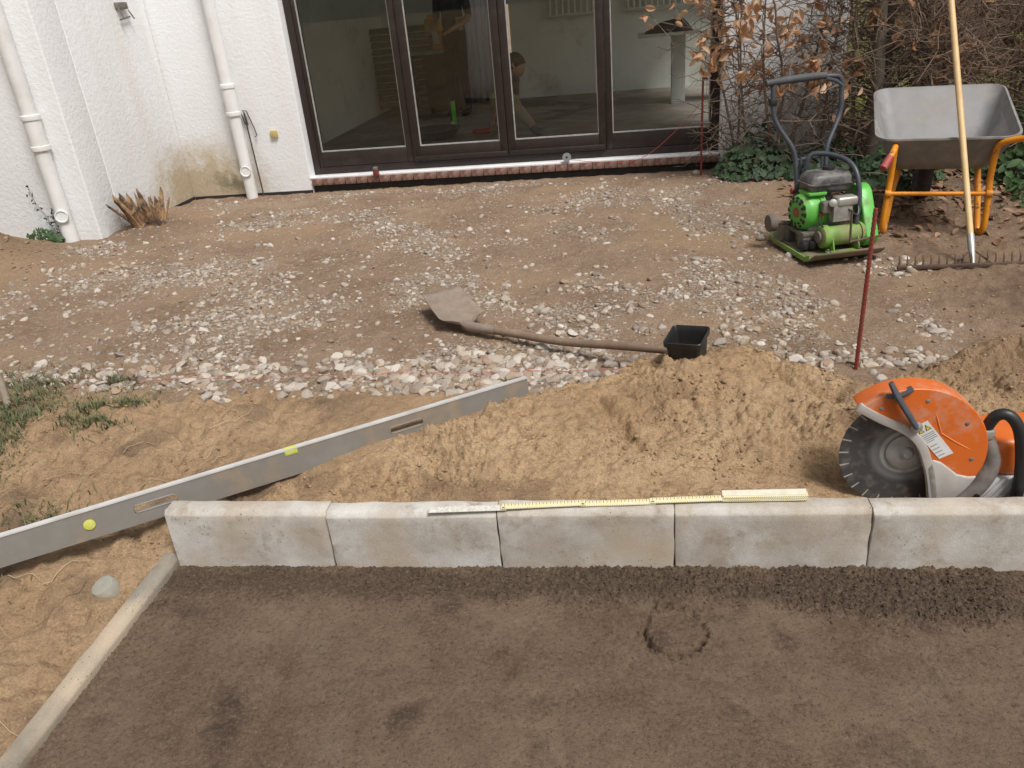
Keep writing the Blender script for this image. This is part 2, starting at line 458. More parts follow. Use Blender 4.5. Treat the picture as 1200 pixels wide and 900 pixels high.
class MB:
    def __init__(s):
        s.v, s.f = [], []

    def add(s, vs, fs, M=None):
        o = len(s.v)
        s.v += [tuple(M @ Vector(p)) for p in vs] if M is not None else [tuple(p) for p in vs]
        s.f += [tuple(i + o for i in f) for f in fs]
        return s

    def box(s, c, d, M=None):
        x, y, z = d[0] / 2, d[1] / 2, d[2] / 2
        vs = [(c[0] + a * x, c[1] + b * y, c[2] + e * z) for a in (-1, 1) for b in (-1, 1) for e in (-1, 1)]
        return s.add(vs, [(0, 1, 3, 2), (4, 6, 7, 5), (0, 4, 5, 1), (2, 3, 7, 6), (0, 2, 6, 4), (1, 5, 7, 3)], M)

    def span(s, a, b):
        return s.box([(p + q) / 2 for p, q in zip(a, b)], [abs(q - p) for p, q in zip(a, b)])

    def tube(s, pts, r, n=8, k=0, cap=True, M=None, squash=1.0):
        P = [Vector(p) for p in pts]
        if k:
            m = len(P)
            P2 = catmull(P, k)
            if not isinstance(r, (int, float)):
                r = [float(x) for x in np.interp(np.linspace(0, m - 1, len(P2)), range(m), r)]
            P = P2
        rs = [r] * len(P) if isinstance(r, (int, float)) else list(r)
        d0 = (P[1] - P[0]).normalized()
        u, w_ = frame_of(d0)
        vs, fs = [], []
        for i, p in enumerate(P):
            d = (P[min(i + 1, len(P) - 1)] - P[max(i - 1, 0)]).normalized()
            if d.length < 1e-6:
                d = d0
            u = (u - d * u.dot(d)).normalized(); w_ = d.cross(u)
            for j in range(n):
                a = 2 * math.pi * j / n
                vs.append(p + (u * math.cos(a) + w_ * math.sin(a) * squash) * rs[i])
        for i in range(len(P) - 1):
            for j in range(n):
                fs.append((i * n + j, i * n + (j + 1) % n, (i + 1) * n + (j + 1) % n, (i + 1) * n + j))
        if cap:
            fs.append(tuple(range(n))[::-1]); fs.append(tuple(range((len(P) - 1) * n, len(P) * n)))
        return s.add(vs, fs, M)

    def lathe(s, prof, n=24, M=None):
        vs, fs = [], []
        for r, z in prof:
            for j in range(n):
                a = 2 * math.pi * j / n
                vs.append((r * math.cos(a), r * math.sin(a), z))
        for i in range(len(prof) - 1):
            for j in range(n):
                fs.append((i * n + j, i * n + (j + 1) % n, (i + 1) * n + (j + 1) % n, (i + 1) * n + j))
        fs.append(tuple(range(n))[::-1]); fs.append(tuple(range((len(prof) - 1) * n, len(prof) * n)))
        return s.add(vs, fs, M)

    def prism(s, poly, h, M=None):
        k = len(poly)
        vs = [(x, y, 0) for x, y in poly] + [(x, y, h) for x, y in poly]
        fs = [tuple(range(k))[::-1], tuple(range(k, 2 * k))] + [(i, (i + 1) % k, k + (i + 1) % k, k + i) for i in range(k)]
        return s.add(vs, fs, M)

    def loft(s, rings, cap=True, M=None):
        k = len(rings[0])
        vs = [p for r in rings for p in r]
        fs = [(i * k + j, i * k + (j + 1) % k, (i + 1) * k + (j + 1) % k, (i + 1) * k + j) for i in range(len(rings) - 1) for j in range(k)]
        if cap:
            fs += [tuple(range(k))[::-1], tuple(range((len(rings) - 1) * k, len(rings) * k))]
        return s.add(vs, fs, M)

    def build(s, name, mat, parent=None, bevel=0.0, seg=2, ang=38, smooth=True, world=False):
        me = bpy.data.meshes.new(name)
        me.from_pydata(s.v, [], s.f)
        bm = bmesh.new(); bm.from_mesh(me)
        bmesh.ops.recalc_face_normals(bm, faces=bm.faces)
        if bevel:
            ed = [e for e in bm.edges if len(e.link_faces) == 2 and e.calc_face_angle(0) > R(30)]
            bmesh.ops.bevel(bm, geom=ed, offset=bevel, segments=seg, profile=0.5, affect='EDGES', clamp_overlap=True)
        if world and parent is not None:
            off = Vector(parent['_org'])
            for v in bm.verts:
                v.co -= off
        bm.to_mesh(me); bm.free()
        return put(name, me, mat, parent, smooth, ang)


def put(name, me, mat, parent=None, smooth=True, ang=38):
    if mat is not None:
        me.materials.append(mat)
    if smooth:
        me.shade_smooth()
        me.set_sharp_from_angle(angle=R(ang))
    o = bpy.data.objects.new(name, me)
    COL.objects.link(o)
    if parent is not None:
        o.parent = parent
    return o


def fastmesh(name, V, F, attrs=None):
    """V (n,3), F (m,3|4) numpy -> mesh; attrs: name -> (n,4) point colours"""
    V = np.asarray(V, np.float32); F = np.asarray(F, np.int32)
    me = bpy.data.meshes.new(name)
    me.vertices.add(len(V)); me.vertices.foreach_set('co', V.ravel())
    k = F.shape[1]
    me.loops.add(F.size); me.loops.foreach_set('vertex_index', F.ravel())
    me.polygons.add(len(F)); me.polygons.foreach_set('loop_start', np.arange(0, F.size, k, dtype=np.int32))
    me.update(calc_edges=True)
    me.validate()
    for a, c in (attrs or {}).items():
        at = me.attributes.new(a, 'FLOAT_COLOR', 'POINT')
        at.data.foreach_set('color', np.asarray(c, np.float32).ravel())
    return me


def grid(xs, ys, zf):
    X, Y = np.meshgrid(xs, ys)
    Z = zf(X, Y)
    nx, ny = len(xs), len(ys)
    i = np.arange(nx * ny).reshape(ny, nx)
    F = np.stack([i[:-1, :-1], i[:-1, 1:], i[1:, 1:], i[1:, :-1]], -1).reshape(-1, 4)
    return np.stack([X, Y, Z], -1).reshape(-1, 3), F, X.ravel(), Y.ravel()


def tag(o, label=None, cat=None, group=None, kind=None):
    if label: o['label'] = label
    if cat: o['category'] = cat
    if group: o['group'] = group
    if kind: o['kind'] = kind
    return o


def thing(name, loc, label, cat, rz=0.0, group=None):
    o = bpy.data.objects.new(name, None)
    COL.objects.link(o)
    o.empty_display_size = 0.1
    o.location = loc; o.rotation_euler = (0, 0, rz)
    o['_org'] = list(loc)
    return tag(o, label, cat, group)


def at_dir(p, d, roll=0.0):
    """matrix: local +Z along d at p"""
    return Matrix.Translation(p) @ Vector(d).to_track_quat('Z', 'Y').to_matrix().to_4x4() @ Matrix.Rotation(roll, 4, 'Z')


# ================================================================== THE GROUND
KERB_Y0 = 1.79
def kerb_y(x): return KERB_Y0 + 0.018 * (np.asarray(x) + 1.41)


def g_height(x, y):
    x = np.asarray(x, float); y = np.asarray(y, float)
    z = 0.008 * fbm(x, y, 1.3, 4, 3) + 0.012 * fbm(x, y, 8.0, 3, 11) + 0.006 * fbm(x, y, 26.0, 2, 12) * (y < 7.2) * (y > 2)
    # earth bank against the left wall
    z = z + 0.27 * np.exp(-((x + 4.75) / 0.62) ** 2 - ((y - 4.85) / 0.38) ** 2) * (1 + 0.35 * fbm(x, y, 5, 3, 5))
    z = z + 0.035 * np.exp(-((x + 3.77) / 0.22) ** 2 - ((y - 5.72) / 0.2) ** 2)
    z = z - 0.032 * sst(6.35, 6.75, y) * sst(1.2, 0.8, x)
    # sandy strip on the left falls to the lawn edging
    lf = sst(-0.9, -1.35, x)
    z = z - 0.085 * lf * sst(2.75, 1.55, y)
    sandy = lf * sst(2.95, 2.7, y)
    c, _ = worley(x + 0.05 * fbm(x, y, 7, 2, 41), y + 0.05 * fbm(x, y, 7, 2, 42), 9.0, 6)
    rg1 = 1 - np.abs(fbm(x, y, 5.0, 3, 24)) * 2.2
    z = z + sandy * (0.050 * fbm(x, y, 3.8, 4, 21) + 0.034 * fbm(x, y, 12, 4, 22, 0.6) + 0.020 * np.maximum(0.5 - c, 0) - 0.040 * np.maximum(rg1 - 0.6, 0) + 0.010 * fbm(x, y, 42, 3, 23))
    z = z - 0.030 * np.exp(-((x + 1.43) / 0.06) ** 2) * (y < 1.9)
    # right-hand strip under the hedge, a little uneven
    rt = sst(1.2, 1.6, x) * sst(3.0, 3.4, y)
    z = z + rt * (0.03 * fbm(x, y, 4, 4, 31) + 0.028 * fbm(x, y, 13, 4, 32, 0.6))
    bush = sst(1.3, 2.2, x) * sst(5.3, 6.5, y)
    z = z + 0.10 * bush * (1 + fbm(x, y, 1.5, 3, 8))
    far = sst(25, 120, np.hypot(x, y))
    z = z * (1 - far) + far * 0.0
    # excavated bed (own surface laid in it)
    inside = (x > -1.425) & (x < 3.4) & (y < kerb_y(x) + 0.03) & (y > -1.6)
    z = np.where(inside, -0.32, z)
    house = (y > 6.9) & (y < 12.2) & (x > -3.9) & (x < 1.65)
    z = np.where(house, -0.1, z)
    return z


def stretch(a, b, n, p=2.2):
    t = np.linspace(0, 1, n + 1)[1:]
    return a + (b - a) * t ** p


xs = np.concatenate([stretch(-5.2, -300, 26)[::-1], np.arange(-5.2, -3.0, 0.03), np.arange(-3.0, -0.4, 0.0125), np.arange(-0.4, 2.6, 0.02), stretch(2.6, 300, 34)])
ys = np.concatenate([stretch(0.8, -300, 24)[::-1], np.arange(0.8, 3.0, 0.0125), np.arange(3.0, 7.0, 0.022), np.arange(7.0, 9.0, 0.1), stretch(9.0, 400, 30)])
V, F, gx, gy = grid(xs, ys, g_height)
edge = fbm(gx, gy, 3.0, 4, 77)
sandm = sst(2.86, 2.72, gy + 0.16 * edge) * sst(-0.2, -0.6, gx)
sandm = np.maximum(sandm, np.exp(-((gx + 4.6) / 0.75) ** 2 - ((gy - 4.8) / 0.6) ** 2) * 0.9)
sandm = np.maximum(sandm, 0.45 * sst(0.1, 0.45, fbm(gx, gy, 1.4, 3, 55)))
hum = np.clip(sst(1.25, 1.75, gx + 0.4 * edge) * sst(2.9, 3.5, gy) * 0.55 + sst(1.2, 2.0, gx + 0.5 * edge) * sst(4.9, 5.7, gy) * 0.6
              + 0.7 * np.exp(-((gx + 3.8) / 0.4) ** 2 - ((gy - 5.75) / 0.35) ** 2) + 1.0 * np.exp(-((gx + 4.7) / 0.7) ** 2 - ((gy - 4.9) / 0.3) ** 2), 0, 1)
hum = np.clip(hum + 0.75 * sst(0.08, 0.38, fbm(gx, gy, 3.2, 4, 58)) * sst(2.86, 2.72, gy) * sst(-0.9, -1.3, gx), 0, 1)
lawn = np.maximum(sst(7.6, 8.2, gy) * sst(1.7, 1.75, gx), 0.12 * sst(-6, -9, gy))
lawn = np.maximum(lawn, 0.2 * sst(-3.5, -5.5, gx) * sst(4.0, 3.0, gy))
chipm = np.clip(0.18 + sst(0.0, 0.32, fbm(gx, gy, 1.25, 3, 101) + 0.35 * fbm(gx, gy, 4.0, 2, 102)), 0, 1) * sst(1.5, 1.1, gx) * (1 - sandm)
import bisect
_gx, _gy, _gz = [float(a) for a in xs], [float(a) for a in ys], V[:, 2].reshape(len(ys), len(xs))
def gz1(x, y):
    i = min(max(bisect.bisect_right(_gx, x) - 1, 0), len(_gx) - 2); j = min(max(bisect.bisect_right(_gy, y) - 1, 0), len(_gy) - 2)
    u = min(max((x - _gx[i]) / (_gx[i + 1] - _gx[i]), 0), 1); v = min(max((y - _gy[j]) / (_gy[j + 1] - _gy[j]), 0), 1)
    return float((_gz[j, i] * (1 - u) + _gz[j, i + 1] * u) * (1 - v) + (_gz[j + 1, i] * (1 - u) + _gz[j + 1, i + 1] * u) * v)
g_me = fastmesh('ground', V, F, {'mask': np.stack([sandm, hum * (1 - lawn), lawn, chipm], -1)})
EARTH = earth('earth')
ground = put('ground', g_me, EARTH, smooth=True, ang=180)
tag(ground, 'trodden grey-brown terrace ground with sandy left strip', 'ground', kind='structure')


# ---- damp bed in front of the kerb
def bed_height(x, y):
    d = kerb_y(x) - y                                     # distance from the kerb
    loose = sst(0.16, 0.10, d + 0.05 * fbm(x, y, 5, 3, 61) - 0.07 * sst(0.2, 0.6, x)) * (0.45 + 0.55 * sst(-1.5, 0.4, x + 0.2 * fbm(x, y, 3, 2, 62))) * (1 - sst(0.93, 0.97, x + 0.03 * fbm(x, y, 9, 2, 79)) * 0.9)
    loose = np.maximum(loose, 0.6 * sst(-1.28, -1.36, x + 0.04 * fbm(x, y, 8, 2, 63)))
    z = -0.125 + 0.009 * fbm(x, y, 2.2, 3, 64) + 0.0035 * fbm(x, y, 18, 3, 65) + 0.0016 * fbm(x, y, 70, 3, 66)
    c, _ = worley(x + 0.01 * fbm(x, y, 20, 2, 71), y, 80, 9)
    c2, _ = worley(x, y, 140, 19)
    z = z + loose * (0.010 + 0.014 * fbm(x, y, 26, 4, 67, 0.7) + 0.020 * np.maximum(0.5 - c, 0) + 0.012 * np.maximum(0.5 - c2, 0)) + 0.004 * np.maximum(0.5 - c, 0) * sst(0.0, 0.4, fbm(x, y, 3, 3, 76))
    # heel mark: a broken crescent of pushed-up crumbs
    r = np.hypot((x - 0.10) / 1.0, (y - 1.575) / 1.05); a = np.arctan2(y - 1.575, x - 0.10)
    rr = r - 0.082 - 0.012 * fbm(x, y, 14, 2, 68)
    z = z + np.exp(-(rr / 0.014) ** 2) * (0.004 + 0.030 * fbm(x, y, 55, 2, 69)) - 0.034 * np.exp(-((rr + 0.004) / 0.007) ** 2) * sst(-0.5, 0.3, np.sin(a * 1.0 + 3.5))
    z = z - 0.004 * np.exp(-((r) / 0.07) ** 4)
    # scrape marks
    for (ax, ay, bx, by, dp) in ((0.98, 1.60, 1.00, 1.53, 0.008), (0.47, 1.25, 0.49, 1.20, 0.006), (0.36, 1.40, 0.35, 1.33, 0.004)):
        t = np.clip(((x - ax) * (bx - ax) + (y - ay) * (by - ay)) / ((bx - ax) ** 2 + (by - ay) ** 2), 0, 1)
        dd = np.hypot(x - ax - t * (bx - ax), y - ay - t * (by - ay)) + 0.02 * fbm(x, y, 25, 2, 70)
        z = z - dp * np.exp(-(dd / 0.012) ** 2)
    # shallow foot prints
    for (fx, fy, an) in ((-0.95, 1.42, 0.25), (-0.62, 1.20, 0.4), (-0.35, 1.45, -0.3), (0.65, 1.40, 0.2), (-0.2, 1.2, 0.1)):
        u = (x - fx) * math.cos(an) + (y - fy) * math.sin(an); v_ = -(x - fx) * math.sin(an) + (y - fy) * math.cos(an)
        e = np.maximum(np.abs(u) / 0.05, np.abs(v_) / 0.14) + 0.2 * fbm(x, y, 12, 2, 73)
        z = z - 0.005 * sst(1.3, 0.8, e)
    return z


xs = np.concatenate([np.arange(-1.44, 1.30, 0.005), np.linspace(1.32, 3.4, 30)])
ys = np.concatenate([np.linspace(-1.6, 0.9, 22), np.arange(0.95, 1.92, 0.005)])
V, F, bx, by = grid(xs, ys, bed_height)
bd = kerb_y(bx) - by
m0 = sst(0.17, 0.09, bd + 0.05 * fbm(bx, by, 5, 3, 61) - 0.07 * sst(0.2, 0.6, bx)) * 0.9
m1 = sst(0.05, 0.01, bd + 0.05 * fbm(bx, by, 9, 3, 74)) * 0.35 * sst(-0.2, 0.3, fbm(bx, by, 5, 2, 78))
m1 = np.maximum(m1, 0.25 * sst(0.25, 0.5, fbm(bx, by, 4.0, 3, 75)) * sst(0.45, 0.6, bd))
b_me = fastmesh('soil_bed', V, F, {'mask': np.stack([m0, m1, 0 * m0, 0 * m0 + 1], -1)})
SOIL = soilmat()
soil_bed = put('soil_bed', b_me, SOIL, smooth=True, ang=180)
tag(soil_bed, 'damp dark brown levelled bed with loose crumbs by the kerb', 'soil bed', kind='structure')


# ---- sand heaped behind the kerb
def pile_height(x, y):
    back = np.interp(x, [-1.5, -1.0, -0.45, -0.1, 0.15, 0.35, 0.6, 0.8, 1.0, 1.2, 1.45, 1.9], [1.75, 2.15, 2.60, 2.78, 2.98, 3.02, 2.80, 2.68, 2.78, 2.95, 3.05, 2.95])
    left = 0.7 * (x + 1.875) - (y - 1.649) * 1.0 + 0.02      # >0 on the kerb side of the straightedge
    k = sst(-0.02, 0.20, back - y + 0.04 * fbm(x, y, 6, 3, 81)) * sst(-0.03, 0.12, left)
    wob = 0.06 * fbm(x, y, 2.2, 2, 95)
    xw, yw = x + wob, y + 0.7 * wob
    def hump(cx, cy, sx, sy, p=1.15):
        return np.exp(-(((xw - cx) / sx) ** 2 + ((yw - cy) / sy) ** 2) ** (p / 2) * 0.9)
    z = 0.045 + 0.02 * sst(0.6, -0.6, x)
    z = z + 0.128 * hump(0.34, 2.60, 0.36, 0.30) + 0.05 * hump(-0.25, 2.42, 0.35, 0.22) + 0.035 * hump(-0.75, 2.12, 0.3, 0.15) + 0.03 * hump(0.75, 2.42, 0.25, 0.18)
    z = z + 0.088 * hump(1.36, 2.80, 0.28, 0.20) + 0.03 * hump(1.1, 2.45, 0.3, 0.2)
    flat = np.exp(-(((x - 0.32) / 0.36) ** 4 + ((y - 2.03) / 0.10) ** 4))            # trodden hollow along the kerb
    z = z - 0.02 * flat
    sawpit = np.exp(-(((x - 0.95) / 0.45) ** 4 + ((y - 1.98) / 0.15) ** 4))
    z = z * (1 - sawpit) + 0.005 * sawpit
    rough = (1 - 0.8 * flat) * (1 - 0.5 * sawpit) * (0.45 + 0.85 * sst(-0.22, 0.22, fbm(x, y, 2.6, 3, 98)))
    c, rid = worley(x + 0.02 * fbm(x, y, 12, 2, 83), y + 0.02 * fbm(x, y, 12, 2, 84), 17, 31)
    c2, rid2 = worley(x, y, 42, 33)
    cl = sst(-0.1, 0.35, fbm(x, y, 4.0, 2, 94))
    c3, rid3 = worley(x + 0.006 * fbm(x, y, 40, 2, 96), y, 75, 35)
    z = z + rough * (0.034 * fbm(x, y, 6.0, 3, 85) + 0.034 * fbm(x, y, 19, 4, 86, 0.62) + 0.042 * np.maximum(0.48 - c, 0) * rid * (0.25 + cl) + 0.036 * np.maximum(0.46 - c2, 0) * rid2 * (0.35 + cl) + 0.020 * np.maximum(0.5 - c3, 0) * rid3 * (0.4 + cl))
    # slip cracks and the shovel's cut
    for (ax, ay, bx_, by_, dp, wd) in ((-0.12, 2.42, 0.02, 2.16, 0.035, 0.022), (0.50, 2.55, 0.66, 2.42, 0.045, 0.04), (-0.72, 2.18, -0.5, 2.05, 0.022, 0.02), (0.15, 2.09, 0.62, 2.06, 0.014, 0.012), (-0.55, 2.3, -0.35, 2.33, 0.02, 0.025), (-0.15, 2.52, 0.0, 2.62, 0.02, 0.03), (1.2, 2.66, 1.5, 2.62, 0.03, 0.03)):
        t = np.clip(((x - ax) * (bx_ - ax) + (y - ay) * (by_ - ay)) / ((bx_ - ax) ** 2 + (by_ - ay) ** 2), 0, 1)
        dd = np.hypot(x - ax - t * (bx_ - ax), y - ay - t * (by_ - ay)) + 0.012 * fbm(x, y, 15, 2, 88)
        z = z - dp * np.exp(-(dd / wd) ** 2)
    return -0.06 + (z + 0.06) * k


xs = np.arange(-1.42, 1.80, 0.005); ys = np.concatenate([np.arange(1.82, 2.3, 0.0048), np.arange(2.3, 3.12, 0.0062)])
V, F, px_, py_ = grid(xs, ys, pile_height)
V[:, 2] = np.where(py_ < kerb_y(px_) + 0.03, -0.30, V[:, 2])
V[:, 2] = np.minimum(V[:, 2], 0.064 + np.maximum(0, py_ - kerb_y(px_) - 0.066) * 1.1 + 0.012 * fbm(px_, py_, 14, 2, 97))
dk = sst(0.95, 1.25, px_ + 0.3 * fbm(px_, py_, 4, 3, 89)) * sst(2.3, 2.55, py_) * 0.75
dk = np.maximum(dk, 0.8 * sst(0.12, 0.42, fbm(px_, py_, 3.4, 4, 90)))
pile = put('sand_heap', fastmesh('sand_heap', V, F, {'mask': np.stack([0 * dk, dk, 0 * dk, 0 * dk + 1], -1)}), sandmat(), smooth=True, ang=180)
tag(pile, 'heap of loose yellow-brown sand piled behind the concrete kerb', 'sand heap')


def top_z(x, y):
    """highest of ground and heap"""
    a = float(g_height(np.array([x]), np.array([y]))[0])
    if -1.4 < x < 1.9 and 1.86 < y < 3.1:
        a = max(a, float(pile_height(np.array([x]), np.array([y]))[0]))
    return a


# ================================================================== THE HOUSE
STUCCO = stucco()
house = thing('house', (-1.0, 6.85, 0), 'white roughcast house with dark timber patio doors and brick sill', 'house')
W, D = 6.85, 6.97
INX0, INX1, INY1 = -3.35, 1.55, 11.75
def wall(name, a, b, mat=None, bev=0.012):
    return MB().span(a, b).build(name, mat or STUCCO, house, bevel=bev, seg=3, world=True)
wall('wall', (-10, 5.40, -0.3), (-3.96, 5.70, 3.0))
wall('wall', (-4.26, 5.702, -0.3), (-3.962, 6.848, 3.0))
wall('wall', (-4.26, W, -0.3), (-2.805, W + 0.28, 3.0))
wall('wall', (0.77, W, -0.3), (1.70, W + 0.28, 3.0))
wall('wall', (-2.803, W + 0.001, 2.18), (0.768, W + 0.279, 3.0))
for (a, b) in (((1.552, W + 0.282, -0.3), (1.698, 12.0, 0.6)), ((1.552, W + 0.282, 0.6), (1.698, 7.7, 2.4)), ((1.552, 11.3, 0.6), (1.698, 12.0, 2.4)), ((1.552, W + 0.282, 2.4), (1.698, 12.0, 3.0))):  # side wall with an unseen opening added to light the room
    wall('wall', a, b, STUCCO, 0.0)
INT = pm('interior_plaster', (0.78, 0.79, 0.74), (0.70, 0.71, 0.66), 1.2, 0.9, dirt=(0.40, 0.39, 0.35), dscale=2.0, dlo=0.55, dhi=0.8)
wall('interior_wall', (-4.26, 7.132, 0.0), (INX0, 11.75, 2.7), INT, 0.0)
for (a, b) in (((-4.26, 11.752, 0.0), (-2.2, 11.95, 2.7)), ((-1.55, 11.752, 0.0), (1.55, 11.95, 2.7)), ((-2.2, 11.752, 0.0), (-1.55, 11.95, 0.3)), ((-2.2, 11.752, 2.2), (-1.55, 11.95, 2.7))):  # back wall with an opening added to light the sheet from behind
    wall('interior_wall', a, b, INT, 0.0)
for (a, b) in (((INX1 - 0.05, 7.132, 0.0), (1.55, 11.75, 0.6)), ((INX1 - 0.05, 7.132, 0.6), (1.55, 7.7, 2.4)), ((INX1 - 0.05, 11.3, 0.6), (1.55, 11.75, 2.4)), ((INX1 - 0.05, 7.132, 2.4), (1.55, 11.75, 2.7))):  # inner face of the side wall, same added opening for daylight
    wall('interior_wall', a, b, INT, 0.0)
wall('ceiling', (-4.26, 7.132, 2.55), (1.55, 11.95, 2.70), INT, 0.0)
FELT = pm('roof_felt', (0.12, 0.11, 0.1), rough=0.9)
wall('roof', (-10.1, 5.36, 3.002), (-3.93, 12.1, 3.2), FELT, 0.0)
wall('roof', (-3.928, 6.80, 3.002), (1.75, 12.1, 3.2), FELT, 0.0)
FLOOR = pm('interior_screed', (0.30, 0.25, 0.215), (0.20, 0.165, 0.14), 2.5, 0.7, dirt=(0.42, 0.39, 0.36), dscale=3.0, dlo=0.48, dhi=0.75, bump=0.2, bscale=30)
wall('interior_floor', (INX0, 7.04, 0.0), (INX1 - 0.05, 11.75, 0.12), FLOOR, 0.0)

# patio door unit
WOOD = pm('dark_stained_wood', (0.018, 0.0105, 0.0085), (0.028, 0.017, 0.013), 14.0, 0.5, dirt=(0.06, 0.047, 0.04), dscale=6, dlo=0.58, dhi=0.82, bump=0.15, bscale=50)
GASK = pm('grey_gasket', (0.42, 0.42, 0.40), (0.30, 0.30, 0.28), 20, 0.6)
GLASS = glassmat()
door = MB()
door.span((-2.803, 6.955, 0.104), (-2.742, 7.06, 2.18)); door.span((0.708, 6.955, 0.104), (0.769, 7.06, 2.18))
door.span((-2.742, 6.957, 0.104), (0.708, 7.058, 0.165)); door.span((-2.742, 6.957, 2.12), (0.708, 7.058, 2.18))
frame = door.build('patio_door', WOOD, house, bevel=0.004, world=True)
frame['_org'] = list(house['_org'])
sashes = [(-2.742, -1.862, -2.70, -1.93, 0), (-1.858, -1.012, -1.782, -1.086, 1), (-1.008, -0.166, -0.937, -0.232, 1), (-0.162, 0.708, -0.10, 0.683, 0)]
for (a, b, c, d, mid) in sashes:
    y0 = 6.945 if mid else 6.962
    m = MB()
    m.span((a, y0, 0.168), (c - 0.008, 7.04, 2.118)); m.span((d + 0.008, y0, 0.168), (b, 7.04, 2.118))
    m.span((c - 0.008, y0 + 0.001, 0.168), (d + 0.008, 7.039, 0.297)); m.span((c - 0.008, y0 + 0.001, 2.05), (d + 0.008, 7.039, 2.118))
    if mid:
        m.span((a + 0.01, y0 - 0.022, 0.185), (b - 0.01, y0 - 0.001, 0.215))       # weather bar
    m.build('sash', WOOD, frame, bevel=0.004, world=True)
    g = MB(); t = 0.009
    g.span((c - t, y0 + 0.012, 0.296), (c, y0 + 0.03, 2.052)); g.span((d, y0 + 0.012, 0.296), (d + t, y0 + 0.03, 2.052))
    g.span((c, y0 + 0.012, 0.296), (d, y0 + 0.03, 0.306)); g.span((c, y0 + 0.012, 2.042), (d, y0 + 0.03, 2.052))
    g.build('gasket', GASK, frame, world=True, smooth=False)
    MB().span((c - 0.002, y0 + 0.032, 0.30), (d + 0.002, y0 + 0.038, 2.05)).build('pane', GLASS, frame, world=True, smooth=False)
MB().span((-2.815, 6.846, 0.0875), (0.765, 6.97, 0.1035)).build('sill_profile', pm('white_aluminium', (0.80, 0.80, 0.80), (0.7, 0.7, 0.7), 9, 0.4), house, bevel=0.003, world=True)
MB().span((-2.80, 6.875, -0.12), (0.766, 6.98, 0.029)).build('shadow_gap_strip', pm('bitumen_and_gap_black', (0.012, 0.011, 0.010), (0.03, 0.026, 0.022), 12, 0.7), house, world=True)  # black strip painting the shadow gap under the bricks
BITU = MATS['bitumen_and_gap_black']
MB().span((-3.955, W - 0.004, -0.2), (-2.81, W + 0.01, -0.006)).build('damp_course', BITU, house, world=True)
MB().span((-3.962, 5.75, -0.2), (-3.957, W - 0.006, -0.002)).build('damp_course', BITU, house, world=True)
BRICK = pm('clinker', (0.19, 0.07, 0.048), (0.12, 0.05, 0.04), 9, 0.7, dirt=(0.36, 0.27, 0.21), dscale=7, dlo=0.5, dhi=0.75, bump=0.3, bscale=70)
row = MB().span((-2.80, 6.852, 0.032), (0.765, 6.96, 0.084)).build('brick_sill', pm('mortar', (0.40, 0.36, 0.31), rough=0.95), house, world=True)
row['_org'] = list(house['_org'])
bw = 3.56 / 34
bmesh_proto = None
for i in range(34):
    x = -2.80 + (i + 0.5) * bw
    if bmesh_proto is None:
        o = MB().box((0, 0, 0), (bw - 0.008, 0.125, 0.056)).build('brick', BRICK, row, bevel=0.004)
        bmesh_proto = o.data
    else:
        o = bpy.data.objects.new('brick', bmesh_proto); COL.objects.link(o); o.parent = row
    o.location = Vector((x, 6.892 + random.uniform(-.002, .002), 0.0585)) - Vector(house['_org'])
    o.rotation_euler = (R(-2), 0, R(random.uniform(-.5, .5)))

PVC = pm('white_pipe_paint', (0.74, 0.74, 0.73), (0.66, 0.66, 0.64), 5, 0.45, dirt=(0.55, 0.52, 0.46), dscale=4, dlo=0.55, dhi=0.8)
def downpipe(x, y, r, c1, c2, capz, capdir, z0):
    p = MB().tube([(x, y, z0), (x, y, 2.95)], r, 20).build('downpipe', PVC, house, world=True)
    p['_org'] = list(house['_org'])
    for zc in (c1, c2):
        MB().lathe([(r + .001, 0), (r + .012, .004), (r + .014, .02), (r + .012, .036), (r + .001, .04)], 24, Matrix.Translation((x, y, zc - .02))).build('collar', PVC, p, world=True)
    MB().lathe([(r + .006, c2), (r + .006, c1)], 24, Matrix.Translation((x, y, 0))).build('sleeve', PVC, p, world=True)
    d = Vector(capdir).normalized()
    M = at_dir((x + d.x * r * .55, y + d.y * r * .55, capz), d)
    MB().lathe([(.044, 0), (.046, r * .72), (.040, r * .74), (.036, r * .62), (.012, r * .60)], 24, M).build('inspection_cap', PVC, p, world=True)
    for zb in (0.78,):
        MB().tube([(x + .0, y + r, zb), (x, y + r + .05, zb)], .008, 6).build('bracket', PVC, p, world=True)
downpipe(-4.165, 5.335, 0.053, 0.92, 0.71, 0.225, (0.45, -1, 0), -0.12)
downpipe(-3.36, 6.775, 0.050, 0.925, 0.70, 0.215, (0.25, -1, 0), -0.12)
# small meter box, remains of a lamp
MB().box((-3.062, W - .008, 0.50), (0.062, 0.03, 0.062)).build('junction_box', pm('ochre_plastic', (0.52, 0.42, 0.16), (0.42, 0.34, 0.14), 20, 0.6), house, bevel=0.004, world=True)
lm = MB(); lm.box((-3.95, 6.47, 1.60), (0.05, 0.13, 0.05)); lm.tube([(-3.93, 6.40, 1.58), (-3.90, 6.40, 1.50)], .006, 6); lm.tube([(-3.93, 6.53, 1.57), (-3.90, 6.54, 1.50)], .006, 6); lm.tube([(-3.94, 6.40, 1.50), (-3.94, 6.55, 1.52)], .007, 6)
lm.build('lamp_bracket', pm('weathered_steel', (0.20, 0.19, 0.17), (0.10, 0.08, 0.06), 30, 0.7), house, bevel=0.003, world=True)

